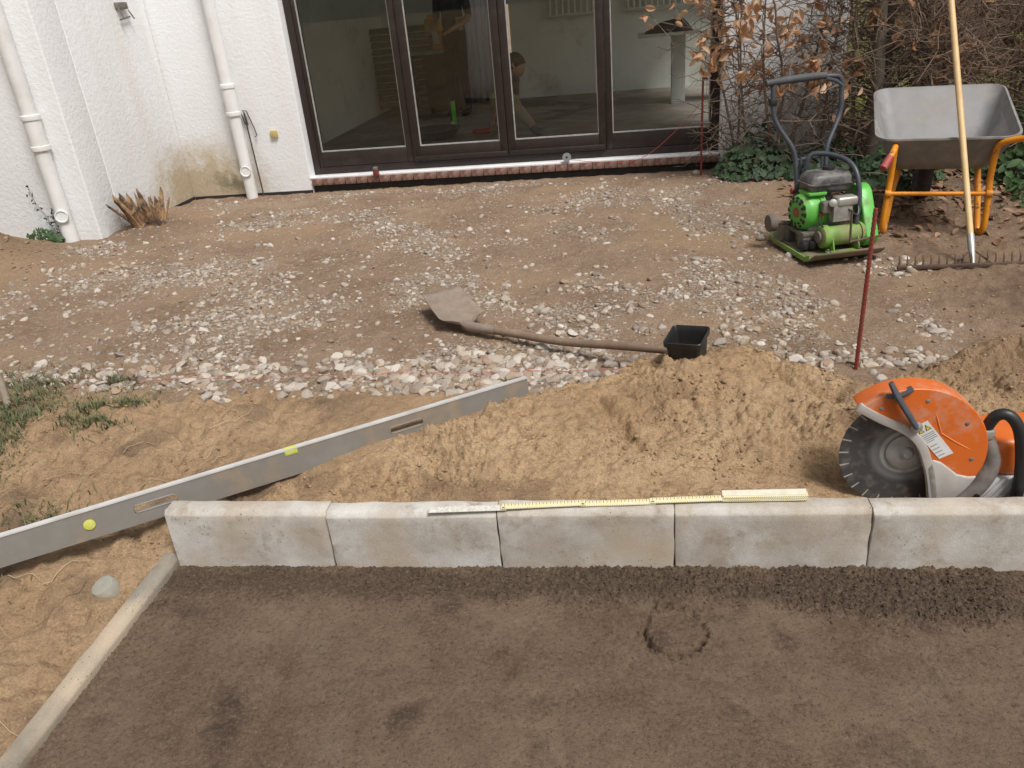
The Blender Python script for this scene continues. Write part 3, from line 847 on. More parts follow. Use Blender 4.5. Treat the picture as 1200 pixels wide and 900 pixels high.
# ================================================================== KERB AND EDGING
KERB = concrete('kerb_concrete', (0.53, 0.51, 0.475), (0.37, 0.325, 0.27))
def chip_block(L, T, H, seed, res=0.012):
    """kerb block: long box, softened arrises, slightly uneven"""
    bm = bmesh.new()
    bmesh.ops.create_cube(bm, size=1.0)
    for v in bm.verts:
        v.co.x *= L; v.co.y *= T; v.co.z *= H
    front_top = [e for e in bm.edges if all(v.co.z > 0 and v.co.y < 0 for v in e.verts)]
    bmesh.ops.bevel(bm, geom=front_top, offset=0.014, segments=1, affect='EDGES')
    bmesh.ops.bevel(bm, geom=[e for e in bm.edges if e.calc_face_angle(0) > R(30)], offset=0.004, segments=2, profile=0.5, affect='EDGES')
    bmesh.ops.subdivide_edges(bm, edges=[e for e in bm.edges if e.calc_length() > 0.1], cuts=14, use_grid_fill=True)
    rg = np.random.default_rng(seed)
    for v in bm.verts:
        q = v.co
        k = float(gnoise(np.array([q.x * 14 + seed * 3.7 + q.z * 9]), np.array([q.z * 14 + q.y * 17]), seed)[0])
        v.co.y += 0.0015 * k
        if q.z > H / 2 - 0.006:
            v.co.z += 0.0022 * k
        if abs(q.x) > L / 2 - 0.004:                      # chipped, uneven ends
            v.co.x -= math.copysign(max(0, 0.0012 + 0.004 * k), q.x)
    me = bpy.data.meshes.new('kerb_block'); bm.to_mesh(me); bm.free()
    return me
kx = [-1.41, -0.896, -0.386, 0.114, 0.637, 1.14, 1.645]
klab = ['pale concrete kerb block at the open end of the row, meeting the edging slab',
        'pale concrete kerb block under the printed grey end of the folding rule',
        'pale concrete kerb block under the yellow middle of the folding rule',
        'pale concrete kerb block under the folded-up end of the rule, beside the saw blade',
        'pale concrete kerb block in front of the orange cut-off saw',
        'concrete kerb block beyond the cut-off saw, end of the row']
for i in range(6):
    a, b = kx[i], kx[i + 1]
    o = put('kerb_block', chip_block(b - a - 0.001, 0.062, 0.30, 3 + i), KERB, smooth=True, ang=40)
    cx = (a + b) / 2
    o.location = (cx, float(kerb_y(cx)) + 0.031 + [0.004, 0.0, -0.001, 0.002, 0, 0][i], 0.08 - 0.15 + [0, -.002, 0.001, 0, -.002, 0][i])
    o.rotation_euler = (R([-1.2, 0.4, 0, 0.2, -.3, 0][i]), R([0.35, -0.1, 0, -.15, 0.1, 0][i]), R(1.03))
    tag(o, klab[i], 'kerb block', 'kerb blocks in a row')
EDG = concrete('edging_concrete', (0.27, 0.24, 0.195), (0.18, 0.155, 0.12))
for i, (y0, y1, lab) in enumerate(((0.86, 1.815, 'narrow grey concrete lawn edging slab running from the kerb row'), (-0.14, 0.857, 'narrow grey concrete lawn edging slab, continuing the edging away from the kerb'))):
    o = put('edging_slab', chip_block(y1 - y0, 0.050, 0.25, 20 + i), EDG, smooth=True, ang=40)
    o.location = (-1.430 + (0.004 if i else 0), (y0 + y1) / 2, -0.083 - 0.125)
    o.rotation_euler = (0, 0, R(90.5))
    tag(o, lab, 'edging slab', 'lawn edging slabs')

# ================================================================== STONES
def rock_shapes(n, sub, seed):
    out = []
    for i in range(n):
        rg = np.random.default_rng(seed + i)
        bm = bmesh.new(); bmesh.ops.create_icosphere(bm, subdivisions=sub, radius=1.0)
        P = np.array([v.co[:] for v in bm.verts]); Fc = np.array([[v.index for v in f.verts] for f in bm.faces]); bm.free()
        for k in range(9):                              # slice off facets
            d = rg.normal(size=3); d /= np.linalg.norm(d); h = rg.uniform(0.42, 0.85)
            t = P @ d; P = P - np.outer(np.maximum(t - h, 0) * 0.92, d)
        P *= 1.15 + 0.05 * rg.normal(size=(len(P), 1))
        P *= np.array([1.0, rg.uniform(0.62, 0.95), rg.uniform(0.42, 0.72)])
        out.append((P, Fc))
    return out


def dens(x, y):
    n = fbm(x, y, 1.25, 3, 101)
    d = 0.10 + 1.0 * sst(-0.06, 0.32, n + 0.35 * fbm(x, y, 4.0, 2, 102))
    d = d * (1 - 0.75 * np.exp(-((x + 0.45) / 0.55) ** 2 - ((y - 4.75) / 0.5) ** 2)) * (1 - 0.6 * np.exp(-((x + 1.7) / 0.5) ** 2 - ((y - 3.25) / 0.16) ** 2))
    d = d * (1 - 0.7 * np.exp(-((x - 0.2) / 0.5) ** 2 - ((y - 3.55) / 0.25) ** 2)) * (1 - 0.7 * np.exp(-((x - 0.6) / 0.35) ** 2 - ((y - 5.6) / 0.6) ** 2))
    d = d * (1 - 0.5 * sst(5.6, 6.4, y))
    d = d * sst(1.1, 0.75, x)
    d = np.maximum(d, 0.62 * sst(3.10, 2.92, y + 0.3 * n) * sst(0.0, -0.2, x) * sst(-3.1, -2.8, x))     # front edge of the hardcore
    d = np.maximum(d, 0.75 * np.exp(-((x + 2.6) / 0.7) ** 2 - ((y - 3.5) / 0.5) ** 2) * (0.4 + n))
    for (cx, cy, sx, sy, a) in ((0.80, 2.90, 0.24, 0.15, 1.6), (1.12, 2.92, 0.16, 0.05, 1.1), (0.80, 4.85, 0.22, 0.20, 1.3), (1.32, 4.10, 0.13, 0.13, 1.5), (0.55, 3.45, 0.13, 0.10, 1.1), (1.25, 3.30, 0.09, 0.2, 0.8), (-0.25, 2.86, 0.28, 0.09, 1.3),
                                (-1.0, 2.92, 0.35, 0.12, 1.2), (0.4, 3.15, 0.2, 0.05, 0.9), (0.0, 3.35, 0.25, 0.08, 0.8), (-0.2, 3.95, 0.12, 0.2, 0.8), (-1.4, 6.6, 0.9, 0.06, 0.7), (0.75, 6.5, 0.3, 0.12, 0.6), (1.5, 2.93, 0.1, 0.05, 0.5)):
        d = np.maximum(d, a * np.exp(-((x - cx) / sx) ** 2 - ((y - cy) / sy) ** 2))
    wallclear = (x > -3.9) | (y < 5.2)
    shovel = np.exp(-((x + 0.88) / 0.16) ** 4 - ((y - 3.5) / 0.2) ** 4)
    left_lim = sst(-3.9, -3.4, x + 0.5 * (y - 4.4) * (y < 4.4) * -1)
    return d * (1 - 0.8 * shovel) * wallclear * sst(2.70, 2.90, y + 0.22 * n + 0.12 * fbm(x, y, 6, 2, 103)) * sst(-4.1, -3.75, x) * sst(6.8, 6.75, y)


N = 76000
sx_ = RNG.uniform(-4.0, 1.7, N); sy_ = 2.72 + (RNG.uniform(0, 1, N) ** 1.25) * 4.06
keep = RNG.uniform(0, 1, N) < dens(sx_, sy_) * 0.46
sx_, sy_ = sx_[keep], sy_[keep]
nst = len(sx_)
size = np.clip(RNG.lognormal(math.log(0.0125), 0.42, nst), 0.006, 0.034)
front = sst(3.35, 2.9, sy_)
size = np.clip(size * (0.92 + 0.38 * front), 0.005, 0.032)
near_pile = (sx_ > -0.6) & (sy_ < 3.05)
buried = np.zeros(nst)
for q in range(nst):
    pass
pz = np.where((sx_ > -1.4) & (sx_ < 1.9) & (sy_ < 3.1), pile_height(sx_, sy_), -1)
gz_ = np.maximum(g_height(sx_, sy_), np.where(pz > 0.02, -9, -1))
ok = pz < 0.03
sx_, sy_, size, gz_ = sx_[ok], sy_[ok], size[ok], g_height(sx_, sy_)[ok]
nst = len(sx_)
order = np.argsort(-(size / sy_))
STONE_I, STONE_G = stonemat('stone_piece', False), stonemat('gravel_piece', True)
shp = rock_shapes(12, 2, 500)
shp1 = rock_shapes(14, 2, 900)
shp0 = rock_shapes(10, 1, 700)
meshes = []
for i, (P, Fc) in enumerate(shp):
    me = fastmesh('stone', P, Fc); me.materials.append(STONE_I); me.shade_smooth(); me.set_sharp_from_angle(angle=R(13)); meshes.append(me)
for k in order[:300]:
    o = bpy.data.objects.new('stone', meshes[int(RNG.integers(12))]); COL.objects.link(o)
    o.parent = ground
    s = float(size[k])
    o.location = (sx_[k], sy_[k], gz_[k] + s * RNG.uniform(-0.12, 0.22)); o.scale = (s, s, s)
    o.rotation_euler = (R(RNG.uniform(-25, 25)), R(RNG.uniform(-25, 25)), RNG.uniform(0, 6.28))
Vs, Fs, Cs, off = [], [], [], 0
for k in order[300:]:
    P, Fc = shp1[int(RNG.integers(14))] if size[k] / sy_[k] > 0.0033 else shp0[int(RNG.integers(10))]
    e = Euler((R(RNG.uniform(-25, 25)), R(RNG.uniform(-25, 25)), RNG.uniform(0, 6.28))).to_matrix()
    s = size[k]
    Q = (P * s) @ np.array(e).T + np.array([sx_[k], sy_[k], gz_[k] + s * RNG.uniform(-0.38, 0.18)])
    Vs.append(Q); Fs.append(Fc + off); off += len(P)
    c = np.array(STONE_COLS[int(RNG.integers(len(STONE_COLS)))]) * RNG.uniform(0.55, 1.0)
    Cs.append(np.tile(np.append(c, 1), (len(P), 1)))
# fine chips trodden in between
n2_ = 30000
fx_ = RNG.uniform(-4.0, 1.5, n2_); fy_ = 2.8 + (RNG.uniform(0, 1, n2_) ** 1.4) * 3.9
kp = (RNG.uniform(0, 1, n2_) < 0.20 + 0.5 * np.clip(dens(fx_, fy_), 0, 1)) & ((fx_ > -3.9) | (fy_ < 5.2)) & ((fx_ < -0.5) | (fy_ > 3.0)) & (fx_ > -4.0 + 0.6 * sst(4.5, 3.0, fy_))
fx_, fy_ = fx_[kp], fy_[kp]; fz_ = g_height(fx_, fy_)
for k in range(len(fx_)):
    P, Fc = shp0[k % 10]; s = RNG.uniform(0.0025, 0.0075); a = RNG.uniform(0, 6.28); ca, sa = math.cos(a), math.sin(a)
    Q = P * s
    Vs.append(np.stack([Q[:, 0] * ca - Q[:, 1] * sa + fx_[k], Q[:, 0] * sa + Q[:, 1] * ca + fy_[k], Q[:, 2] + fz_[k] + s * RNG.uniform(-.2, .2)], -1)); Fs.append(Fc + off); off += len(P)
    c = np.array(STONE_COLS[k % len(STONE_COLS)]) * RNG.uniform(0.55, 1.0)
    Cs.append(np.tile(np.append(c, 1), (len(P), 1)))
gm = fastmesh('gravel', np.concatenate(Vs), np.concatenate(Fs), {'Col': np.concatenate(Cs)})
gv = put('gravel', gm, STONE_G, ground, smooth=False)
tag(gv, kind='stuff')
# crumbs: damp clods on the bed, sand clods on the heap
def crumbs(name, n, xr, yr, zf, smin, smax, mat, parent, pf, seed):
    rg = np.random.default_rng(seed)
    x = rg.uniform(*xr, n); y = rg.uniform(*yr, n)
    k = rg.uniform(0, 1, n) < pf(x, y); x, y = x[k], y[k]
    z = zf(x, y); s = np.clip(rg.lognormal(math.log(smin * 1.4), 0.45, len(x)), smin, smax)
    base = rock_shapes(6, 1, seed)
    Vs, Fs, off = [], [], 0
    for i in range(len(x)):
        P, Fc = base[i % 6]
        a = rg.uniform(0, 6.28); ca, sa = math.cos(a), math.sin(a)
        Q = P * s[i]; Q = np.stack([Q[:, 0] * ca - Q[:, 1] * sa, Q[:, 0] * sa + Q[:, 1] * ca, Q[:, 2]], -1) + np.array([x[i], y[i], z[i] + s[i] * 0.2])
        Vs.append(Q); Fs.append(Fc + off); off += len(P)
    me = fastmesh(name, np.concatenate(Vs), np.concatenate(Fs), {'mask': np.tile([0.9 if name != 'soil_crumbs' else 0.5, 0.0, 0, 0.0], (off, 1))})
    o = put(name, me, mat, parent, smooth=False)
    return tag(o, kind='stuff')
crumbs('soil_crumbs', 24000, (-1.38, 1.28), (1.40, 1.83), bed_height, 0.0018, 0.0055, SOIL, soil_bed,
       lambda x, y: np.maximum(sst(0.18, 0.08, kerb_y(x) - y + 0.05 * fbm(x, y, 5, 3, 61) - 0.07 * sst(0.2, 0.6, x)), 0.6 * np.exp(-((np.hypot(x - 0.10, (y - 1.575) / 1.05) - 0.088) / 0.012) ** 2) * sst(-0.2, 0.3, fbm(x, y, 9, 2, 99))) * (y < kerb_y(x) - 0.004) * 0.9 + 0.008, 1200)
crumbs('sand_crumbs', 15000, (-1.2, 1.6), (1.9, 2.95), pile_height, 0.0028, 0.014, pile.data.materials[0], pile,
       lambda x, y: 0.75 * sst(0.0, 0.03, pile_height(x, y)) * sst(-0.2, 0.4, fbm(x, y, 3.5, 3, 111)) * (y > kerb_y(x) + 0.07), 1300)
crumbs('sand_crumbs', 7000, (-2.7, -1.46), (1.1, 2.75), g_height, 0.0025, 0.012, EARTH, ground,
       lambda x, y: 0.6 * sst(-0.1, 0.4, fbm(x, y, 4, 3, 112)), 1400)
crumbs('earth_clods', 1500, (-5.0, -3.9), (4.2, 5.2), g_height, 0.006, 0.03, EARTH, ground, lambda x, y: 0.8 * np.exp(-((x + 4.65) / 0.6) ** 2 - ((y - 4.75) / 0.45) ** 2), 1500)
crumbs('earth_clods', 3200, (1.2, 2.7), (2.95, 5.6), g_height, 0.004, 0.02, EARTH, ground, lambda x, y: 0.6 * sst(1.15, 1.5, x) * sst(-0.2, 0.3, fbm(x, y, 3, 3, 113)), 1600)
#PART2
# ================================================================== TOOLS ON THE GROUND
ALU = pm('straightedge_aluminium', (0.245, 0.232, 0.212), (0.185, 0.17, 0.15), 6, 0.6, 0.2, dirt=(0.34, 0.26, 0.18), dscale=6, dlo=0.48, dhi=0.70, rough2=0.85, bump=0.1, bscale=80)
YEL = pm('vial_yellow', (0.50, 0.52, 0.06), (0.58, 0.58, 0.18), 60, 0.35)
BLKP = pm('black_plastic', (0.012, 0.012, 0.013), (0.022, 0.022, 0.022), 20, 0.45, dirt=(0.16, 0.13, 0.10), dscale=9, dlo=0.6, dhi=0.85)
# --- long aluminium straightedge standing on its edge in the sand
A, B = Vector((-1.875, 1.649, -0.012)), Vector((-0.395, 2.705, -0.030))
ux = (B - A).normalized()
A2 = A - ux * 0.72
Lse = (B - A2).length
se = thing('straightedge', A2, 'long grey aluminium straightedge with slots standing on edge in the sand', 'straightedge')
se['_org'] = [0, 0, 0]
side = Vector((0, 0, 1)).cross(ux).normalized()
up = ux.cross(side).normalized(); 
if up.z < 0: up = -up
lean = 0.10
upl = (up + side * lean).normalized(); sd_ = ux.cross(upl)
if sd_.dot(side) < 0: sd_ = -sd_
Mse = Matrix((ux.to_4d(), sd_.to_4d(), upl.to_4d(), (0, 0, 0, 1))).transposed()
for i in range(3): Mse[3][i] = 0
se.matrix_world = Matrix.Translation(A2) @ Mse
Hh, T = 0.098, 0.018
def t_of(p): return (Vector(p) - A2).dot(ux)
slots = []
for pxy in ((-1.50, 1.90), (-0.80, 2.40)):
    t0 = (Vector((pxy[0], pxy[1], 0)) - A2).dot(ux); slots.append((t0 - 0.065, t0 + 0.065))
m = MB(); z0, z1 = 0.040, 0.066
xsn = [0] + [q for s_ in slots for q in s_] + [Lse]
for i in range(0, len(xsn), 2):
    m.span((xsn[i], -T / 2, 0), (xsn[i + 1], T / 2, Hh))
for (a, b) in slots:
    m.span((a, -T / 2, 0), (b, T / 2, z0)); m.span((a, -T / 2, z1), (b, T / 2, Hh))
m.build('profile', ALU, se)
MB().span((0, -.0115, Hh - .003), (Lse, .0115, Hh + .0025)).build('top_edge', pm('skylit_aluminium', (.66, .65, .63), (.52, .50, .47), 9, .45, .2, dirt=(.40, .33, .25), dscale=7, dlo=.6, dhi=.75), se)  # paler strip: sky light on the top edge put into its colour
for (a, b) in slots:                                    # rolled slot lips
    m = MB(); pts = []
    for k in range(20):
        an = 2 * math.pi * k / 20
        cx = (a + 0.013) if math.cos(an) < 0 else (b - 0.013)
        pts.append((cx + 0.013 * math.cos(an), -T / 2, (z0 + z1) / 2 + 0.013 * math.sin(an)))
    m.tube(pts + [pts[0]], 0.0022, 6, cap=False).build('slot_lip', ALU, se)
tv = t_of((-1.224, 2.277, 0))
m = MB().span((tv - 0.022, -T / 2 - 0.002, Hh - 0.020), (tv + 0.022, T / 2 + 0.002, Hh + 0.0045)); m.build('level_vial', YEL, se, bevel=0.002)
tv = t_of((-1.715, 1.865, 0))
v_ = MB().lathe([(0.017, 0), (0.017, 0.003), (0.013, 0.004), (0.002, 0.004)], 20, at_dir((tv, -T / 2 - 0.0005, 0.050), (0, -1, 0))).build('plumb_vial', YEL, se)
MB().span((0, -T / 2 - 0.001, 0.001), (0.004, T / 2 + 0.001, Hh - 0.001)).build('end_cap', BLKP, se)

# --- shovel
STEEL = pm('worn_shovel_steel', (0.27, 0.215, 0.175), (0.20, 0.155, 0.125), 7, 0.6, 0.2, dirt=(0.33, 0.255, 0.19), dscale=8, dlo=0.45, dhi=0.7, bump=0.25, bscale=60)
ASH = pm('weathered_ash_handle', (0.20, 0.135, 0.09), (0.145, 0.095, 0.065), 12, 0.75, dirt=(0.30, 0.22, 0.15), dscale=6, dlo=0.5, dhi=0.75, bump=0.3, bscale=90)
neck = Vector((-0.745, 3.335, 0.035)); tip = Vector((0.160, 2.835, 0.110))
sh = thing('shovel', (neck.x, neck.y, 0), 'old steel shovel with long brown wooden handle lying on the gravel', 'shovel')
hd = (tip - neck).normalized()
mid = (neck + tip) / 2 - Vector((0, 0, 0.018))
MB().tube([neck - hd * 0.02, neck + hd * 0.25 - Vector((0, 0, .006)), mid, tip - hd * .2 - Vector((0, 0, .004)), tip], [0.019, 0.0185, 0.018, 0.0175, 0.016], 12, k=5).build('handle', ASH, sh, world=True)
bl = thing  # noqa
# blade: a dished sheet whose tip curls up; u along the blade away from the handle, v across
bdir = Vector((-0.52, 0.85, 0)).normalized(); bside = Vector((bdir.y, -bdir.x, 0))
vs, fs = [], []
NU, NV = 12, 10
for i in range(NU + 1):
    u = i / NU
    wd = 0.112 * (0.35 + 0.65 * sst(0, 0.22, u)) * (1 - 0.10 * u)
    for j in range(NV + 1):
        v = j / NV * 2 - 1
        zz = 0.020 + 0.085 * u ** 1.5 + 0.040 * (abs(v) ** 2.2) * (1 - 0.75 * u) + 0.012 * (1 - u)
        ln = 0.02 + 0.37 * u + 0.012 * (1 - v * v) * u
        p = neck * 1.0 + bdir * (ln - 0.03) + bside * (v * wd)
        vs.append((p.x, p.y, zz))
for i in range(NU):
    for j in range(NV):
        a = i * (NV + 1) + j
        fs.append((a, a + 1, a + NV + 2, a + NV + 1))
m = MB(); m.add(vs, fs)
blade = m.build('blade', STEEL, sh, world=True, ang=60)
md = blade.modifiers.new('thick', 'SOLIDIFY'); md.thickness = 0.003
MB().tube([neck - bdir * -0.03 + Vector((0, 0, .0)), neck + hd * 0.02, neck + hd * 0.16 - Vector((0, 0, .003))], [0.026, 0.024, 0.021], 12).build('socket', STEEL, sh, world=True)

# --- plastic plant pot on the heap
potz = 0.088
pot = thing('plant_pot', (0.218, 2.690, potz), 'empty square black plastic plant pot on top of the sand heap', 'plant pot', rz=R(12))
def rsq(h, r, z, n=4):
    out = []
    for cx, cy, a0 in ((1, 1, 0), (-1, 1, 90), (-1, -1, 180), (1, -1, 270)):
        for k in range(n + 1):
            a = R(a0 + 90 * k / n)
            out.append((cx * (h - r) + r * math.cos(a), cy * (h - r) + r * math.sin(a), z))
    return out
m = MB(); m.loft([rsq(.046, .010, 0), rsq(.058, .012, .112), rsq(.064, .013, .113), rsq(.065, .013, .128), rsq(.0625, .012, .130), rsq(.0605, .012, .128), rsq(.056, .011, .107), rsq(.0445, .009, .004)])
m.build('pot_shell', BLKP, pot, ang=50)
pot.rotation_euler = (R(7), R(-3), R(-20)); pot.scale = (1.08, 1.08, 1.22)

# --- folding rule along the kerb
RUL = rulermat()
RGREY = pm('rule_back_print', (0.62, 0.60, 0.54), (0.40, 0.38, 0.33), 160, 0.55)
RWHT = pm('rule_back', (0.62, 0.58, 0.48), (0.52, 0.48, 0.37), 30, 0.6)
pts = [Vector(p) for p in ((-0.573, 1.806, 0.0835), (-0.364, 1.820, 0.0835), (-0.140, 1.840, 0.0835), (0.055, 1.852, 0.0835), (0.254, 1.866, 0.0835), (0.465, 1.874, 0.0835))]
ru = thing('folding_rule', pts[0], 'yellow wooden folding rule half unfolded along the top of the kerb', 'folding rule')
HINGE = pm('hinge_steel', (0.45, 0.44, 0.42), (0.30, 0.29, 0.27), 40, 0.4, 0.7)
for i in range(5):
    a, b = pts[i], pts[i + 1]
    d = (b - a); L = d.length; rz = math.atan2(d.y, d.x)
    nst_ = 1 if i < 4 else 5
    for k in range(nst_):
        mt = RGREY if i == 0 else (RWHT if (i == 4 and k == 4) else RUL)
        o = MB().box((0, 0, 0), (L + 0.016, 0.019, 0.0031)).build('segment', mt, ru, bevel=0.0006, seg=1)
        c = (a + b) / 2 - pts[0]
        o.location = (c.x + (0.003 * (k % 2)), c.y + (0.0085 if k == 4 else 0.0012 * k), 0.0050 + 0.0033 * ((i % 2) + k)); o.rotation_euler = (R(24), 0, rz + R(0.5 * (k % 2)))
for i in range(1, 5):
    MB().lathe([(0.0065, 0), (0.0065, 0.0014), (0.003, 0.002)], 12, Matrix.Translation(pts[i] - pts[0] + Vector((0, 0, 0.0072)))).build('hinge', HINGE, ru)

# --- marking rods, line, reel
RUST = pm('red_painted_rod', (0.26, 0.035, 0.025), (0.17, 0.035, 0.022), 30, 0.65, dirt=(0.14, 0.07, 0.04), dscale=20, dlo=0.5, dhi=0.7, bump=0.4, bscale=200)
rod = MB(); rod.tube([(0, 0, -0.15), (0, 0, 0.62)], 0.0075, 8)
for k in range(34):
    rod.tube([(0, 0, 0.02 + k * 0.0175), (0, 0, 0.026 + k * 0.0175)], 0.0088, 8)
o = rod.build('marking_rod', RUST)
o.location = (0.859, 2.869, 0); o.rotation_euler = (R(-.6), R(0.4), 0)
tag(o, 'red ribbed steel rod stuck upright in the gravel behind the saw', 'steel rod', 'red marking rods')
rod = MB(); rod.tube([(0, 0, -0.1), (0, 0, 0.64), (0.004, 0, 0.68), (0.02, 0, 0.70), (0.035, 0, 0.685)], 0.0085, 8, k=3)
o = rod.build('marking_rod', RUST); o.location = (0.598, 6.60, 0.02)
tag(o, 'red steel rod with hooked top standing before the patio door sill', 'steel rod', 'red marking rods')
STR = pm('red_line', (0.50, 0.07, 0.08), (0.42, 0.10, 0.09), 50, 0.8)
pl = []
for k in range(40):
    x = -2.6 + k * 0.078; y = 2.872 + 0.006 * math.sin(k * .9)
    pl.append((x, y, top_z(x, y) + 0.02))
tag(MB().tube(pl, 0.0011, 5).build('mason_line', STR), 'thin red string line stretched across the front gravel', 'string line', 'red string lines')
tag(MB().tube([(-0.47, 6.80, 0.13), (-0.2, 6.74, 0.105), (0.12, 6.66, 0.13), (0.40, 6.62, 0.34), (0.596, 6.59, 0.55)], 0.0022, 5, k=4).build('mason_line', STR), 'thin red string tied from the reel on the sill to the hooked rod', 'string line', 'red string lines')
re_ = thing('line_reel', (-0.50, 6.835, 0.108), 'round grey line reel standing on the patio door sill', 'line reel')
Mr = at_dir((0, 0, 0.037), (0.1, -1, 0.15))
MB().lathe([(.010, -.010), (.037, -.010), (.037, -.006), (.022, -.005), (.022, .005), (.037, .006), (.037, .010), (.010, .010)], 24, Mr).build('spool', pm('grey_reel', (0.22, 0.23, 0.24), rough=.5), re_)
MB().lathe([(.009, -.011), (.009, .012)], 12, Mr).build('hub', BLKP, re_)
bk = thing('line_block', (-2.185, 6.82, 0.088), 'small dark red clamp block with clear top sitting on the brick sill', 'clamp block')
MB().box((0, 0, .028), (.042, .06, .052)).build('clamp_body', pm('dark_red_plastic', (0.13, 0.02, 0.015), (0.2, 0.04, 0.03), 25, .4), bk, bevel=.004)
MB().box((0, 0, .068), (.036, .05, .026)).build('clamp_top', pm('smoky_plastic', (0.22, 0.20, 0.20), (0.12, 0.11, 0.11), 30, .2), bk, bevel=.005)

# --- rake leaning on the barrow
PINE = pm('new_pine_handle', (0.62, 0.44, 0.22), (0.54, 0.36, 0.17), 9, 0.55, dirt=(0.42, 0.28, 0.14), dscale=5, dlo=0.55, dhi=0.8)
RSTE = pm('rusty_rake_steel', (0.075, 0.05, 0.04), (0.14, 0.085, 0.06), 18, 0.75, 0.3, bump=0.3, bscale=90)
rb = Vector((1.698, 4.025, 0.02)); rd = Vector((0.035, 0.462, 0.528)).normalized()
rk = thing('rake', (1.698, 4.0, 0), 'wide steel rake with new pale wooden handle leaning on the wheelbarrow', 'rake')
MB().tube([rb + rd * 0.06, rb + rd * 0.5, rb + rd * 1.2, rb + rd * 1.85], [0.0145, 0.0155, 0.016, 0.0145], 14).build('handle', PINE, rk, world=True)
MB().tube([rb + rd * -0.01, rb + rd * 0.09, rb + rd * 0.15], [0.011, 0.0175, 0.0178], 12).build('socket', pm('zinc', (0.48, 0.47, 0.45), (0.36, 0.34, 0.31), 30, .5, .6), rk, world=True)
MB().span((1.335, 3.985, 0.006), (2.065, 4.005, 0.024)).build('head_bar', RSTE, rk, bevel=.002, world=True)
for k in range(20):
    x = 1.345 + k * 0.0373
    m = MB().tube([(x, 3.996, 0.015), (x + .002, 4.006, 0.045), (x + .004, 4.026, 0.066)], [0.0055, 0.0045, 0.002], 6)
    m.build('tine', RSTE, rk, world=True)
for s_ in (-1, 1):
    MB().tube([rb + rd * 0.07 + Vector((s_ * .006, 0, 0)), (rb.x + s_ * 0.075, 3.997, 0.022)], 0.0045, 6).build('brace', RSTE, rk, world=True)

# ================================================================== WHEELBARROW
TRAY = pm('dusty_zinc_tray', (0.235, 0.23, 0.23), (0.18, 0.176, 0.175), 5, 0.6, 0.2, dirt=(0.33, 0.30, 0.27), dscale=7, dlo=0.47, dhi=0.68, bump=0.2, bscale=18)
ORG = pm('orange_frame_paint', (0.72, 0.27, 0.012), (0.62, 0.22, 0.015), 12, 0.42, dirt=(0.17, 0.08, 0.04), dscale=16, dlo=0.56, dhi=0.64)
REDG = pm('red_grip', (0.42, 0.035, 0.045), (0.30, 0.04, 0.04), 14, 0.5, dirt=(0.30, 0.12, 0.10), dscale=10, dlo=.55, dhi=.75)
wb = thing('wheelbarrow', (1.69, 4.56, 0), 'orange-framed wheelbarrow with dusty grey metal tray parked by the hedge', 'wheelbarrow', rz=R(-13))
def trayring(x0, x1, y0, y1, z0, z1, r, n=5):
    out = []
    for cx, cy, a0 in ((1, 1, 0), (0, 1, 90), (0, 0, 180), (1, 0, 270)):
        for k in range(n + 1):
            a = R(a0 + 90 * k / n)
            x = (x1 - r if cx else x0 + r) + r * math.cos(a); y = (y1 - r if cy else y0 + r) + r * math.sin(a)
            out.append((x, y, z0 + (z1 - z0) * (y - y0) / (y1 - y0)))
    return out
t_in = .004
outer = [trayring(-.22, .22, .10, .40, .350, .335, .06), trayring(-.27, .27, .06, .55, .400, .445, .07), trayring(-.335, .335, .005, .755, .512, .680, .08), trayring(-.345, .345, -.005, .765, .524, .694, .085)]
rim = [trayring(-.353, .353, -.012, .773, .524, .694, .09), trayring(-.353, .353, -.012, .773, .534, .704, .09), trayring(-.341, .341, 0, .761, .536, .706, .083)]
inner = [trayring(-.332, .332, .009, .750, .516, .684, .078), trayring(-.266, .266, .064, .546, .404, .449, .068), trayring(-.215, .215, .106, .392, .355, .341, .056)]
MB().loft(outer + rim + inner).build('tray', TRAY, wb, ang=50)
for s_ in (-1, 1):
    if s_ < 0:
        hp = [(-.285, -.10, .435), (-.262, -.06, .470), (-.250, -.015, .492), (-.248, .012, .470), (-.250, .03, .33), (-.255, .02, .235), (-.262, .012, .10), (-.262, .02, .035), (-.255, .05, .014), (-.245, .085, .035), (-.225, .16, .20), (-.20, .22, .318)]
    else:
        hp = [(.46, -.12, .545), (.36, -.06, .535), (.275, -.015, .512), (.240, .012, .475), (.235, .03, .33), (.238, .02, .235), (.242, .012, .10), (.240, .02, .035), (.232, .05, .014), (.222, .085, .035), (.21, .16, .20), (.20, .22, .318)]
    MB().tube(hp, .0165, 12, k=5).build('leg', ORG, wb)
    MB().tube([(s_ * .20, .22, .322), (s_ * .19, .40, .322), (s_ * .14, .62, .29), (s_ * .075, .88, .19)], .0155, 10, k=4).build('frame_tube', ORG, wb)
    e0, e1 = Vector(hp[0]), Vector(hp[1])
    dg = (e0 - e1).normalized()
    MB().tube([e0 - dg * .03, e0 + dg * .005, e0 + dg * .05, e0 + dg * .056], [.0205, .0215, .021, .012], 12).build('grip', REDG, wb)
MB().tube([(-.255, .012, .235), (.240, .012, .235)], .0115, 10).build('cross_bar', ORG, wb)
for s_ in (-.255, .240):
    MB().lathe([(.021, -.016), (.021, .016)], 12, at_dir((s_, .012, .235), (1, 0, 0))).build('bracket', ORG, wb, bevel=.003)
TYRE = pm('dusty_tyre', (0.035, 0.026, 0.022), (0.06, 0.042, 0.034), 14, 0.85, dirt=(0.12, 0.085, 0.06), dscale=7, dlo=.5, dhi=.75)
Mw = at_dir((0, .88, .185), (1, 0, 0))
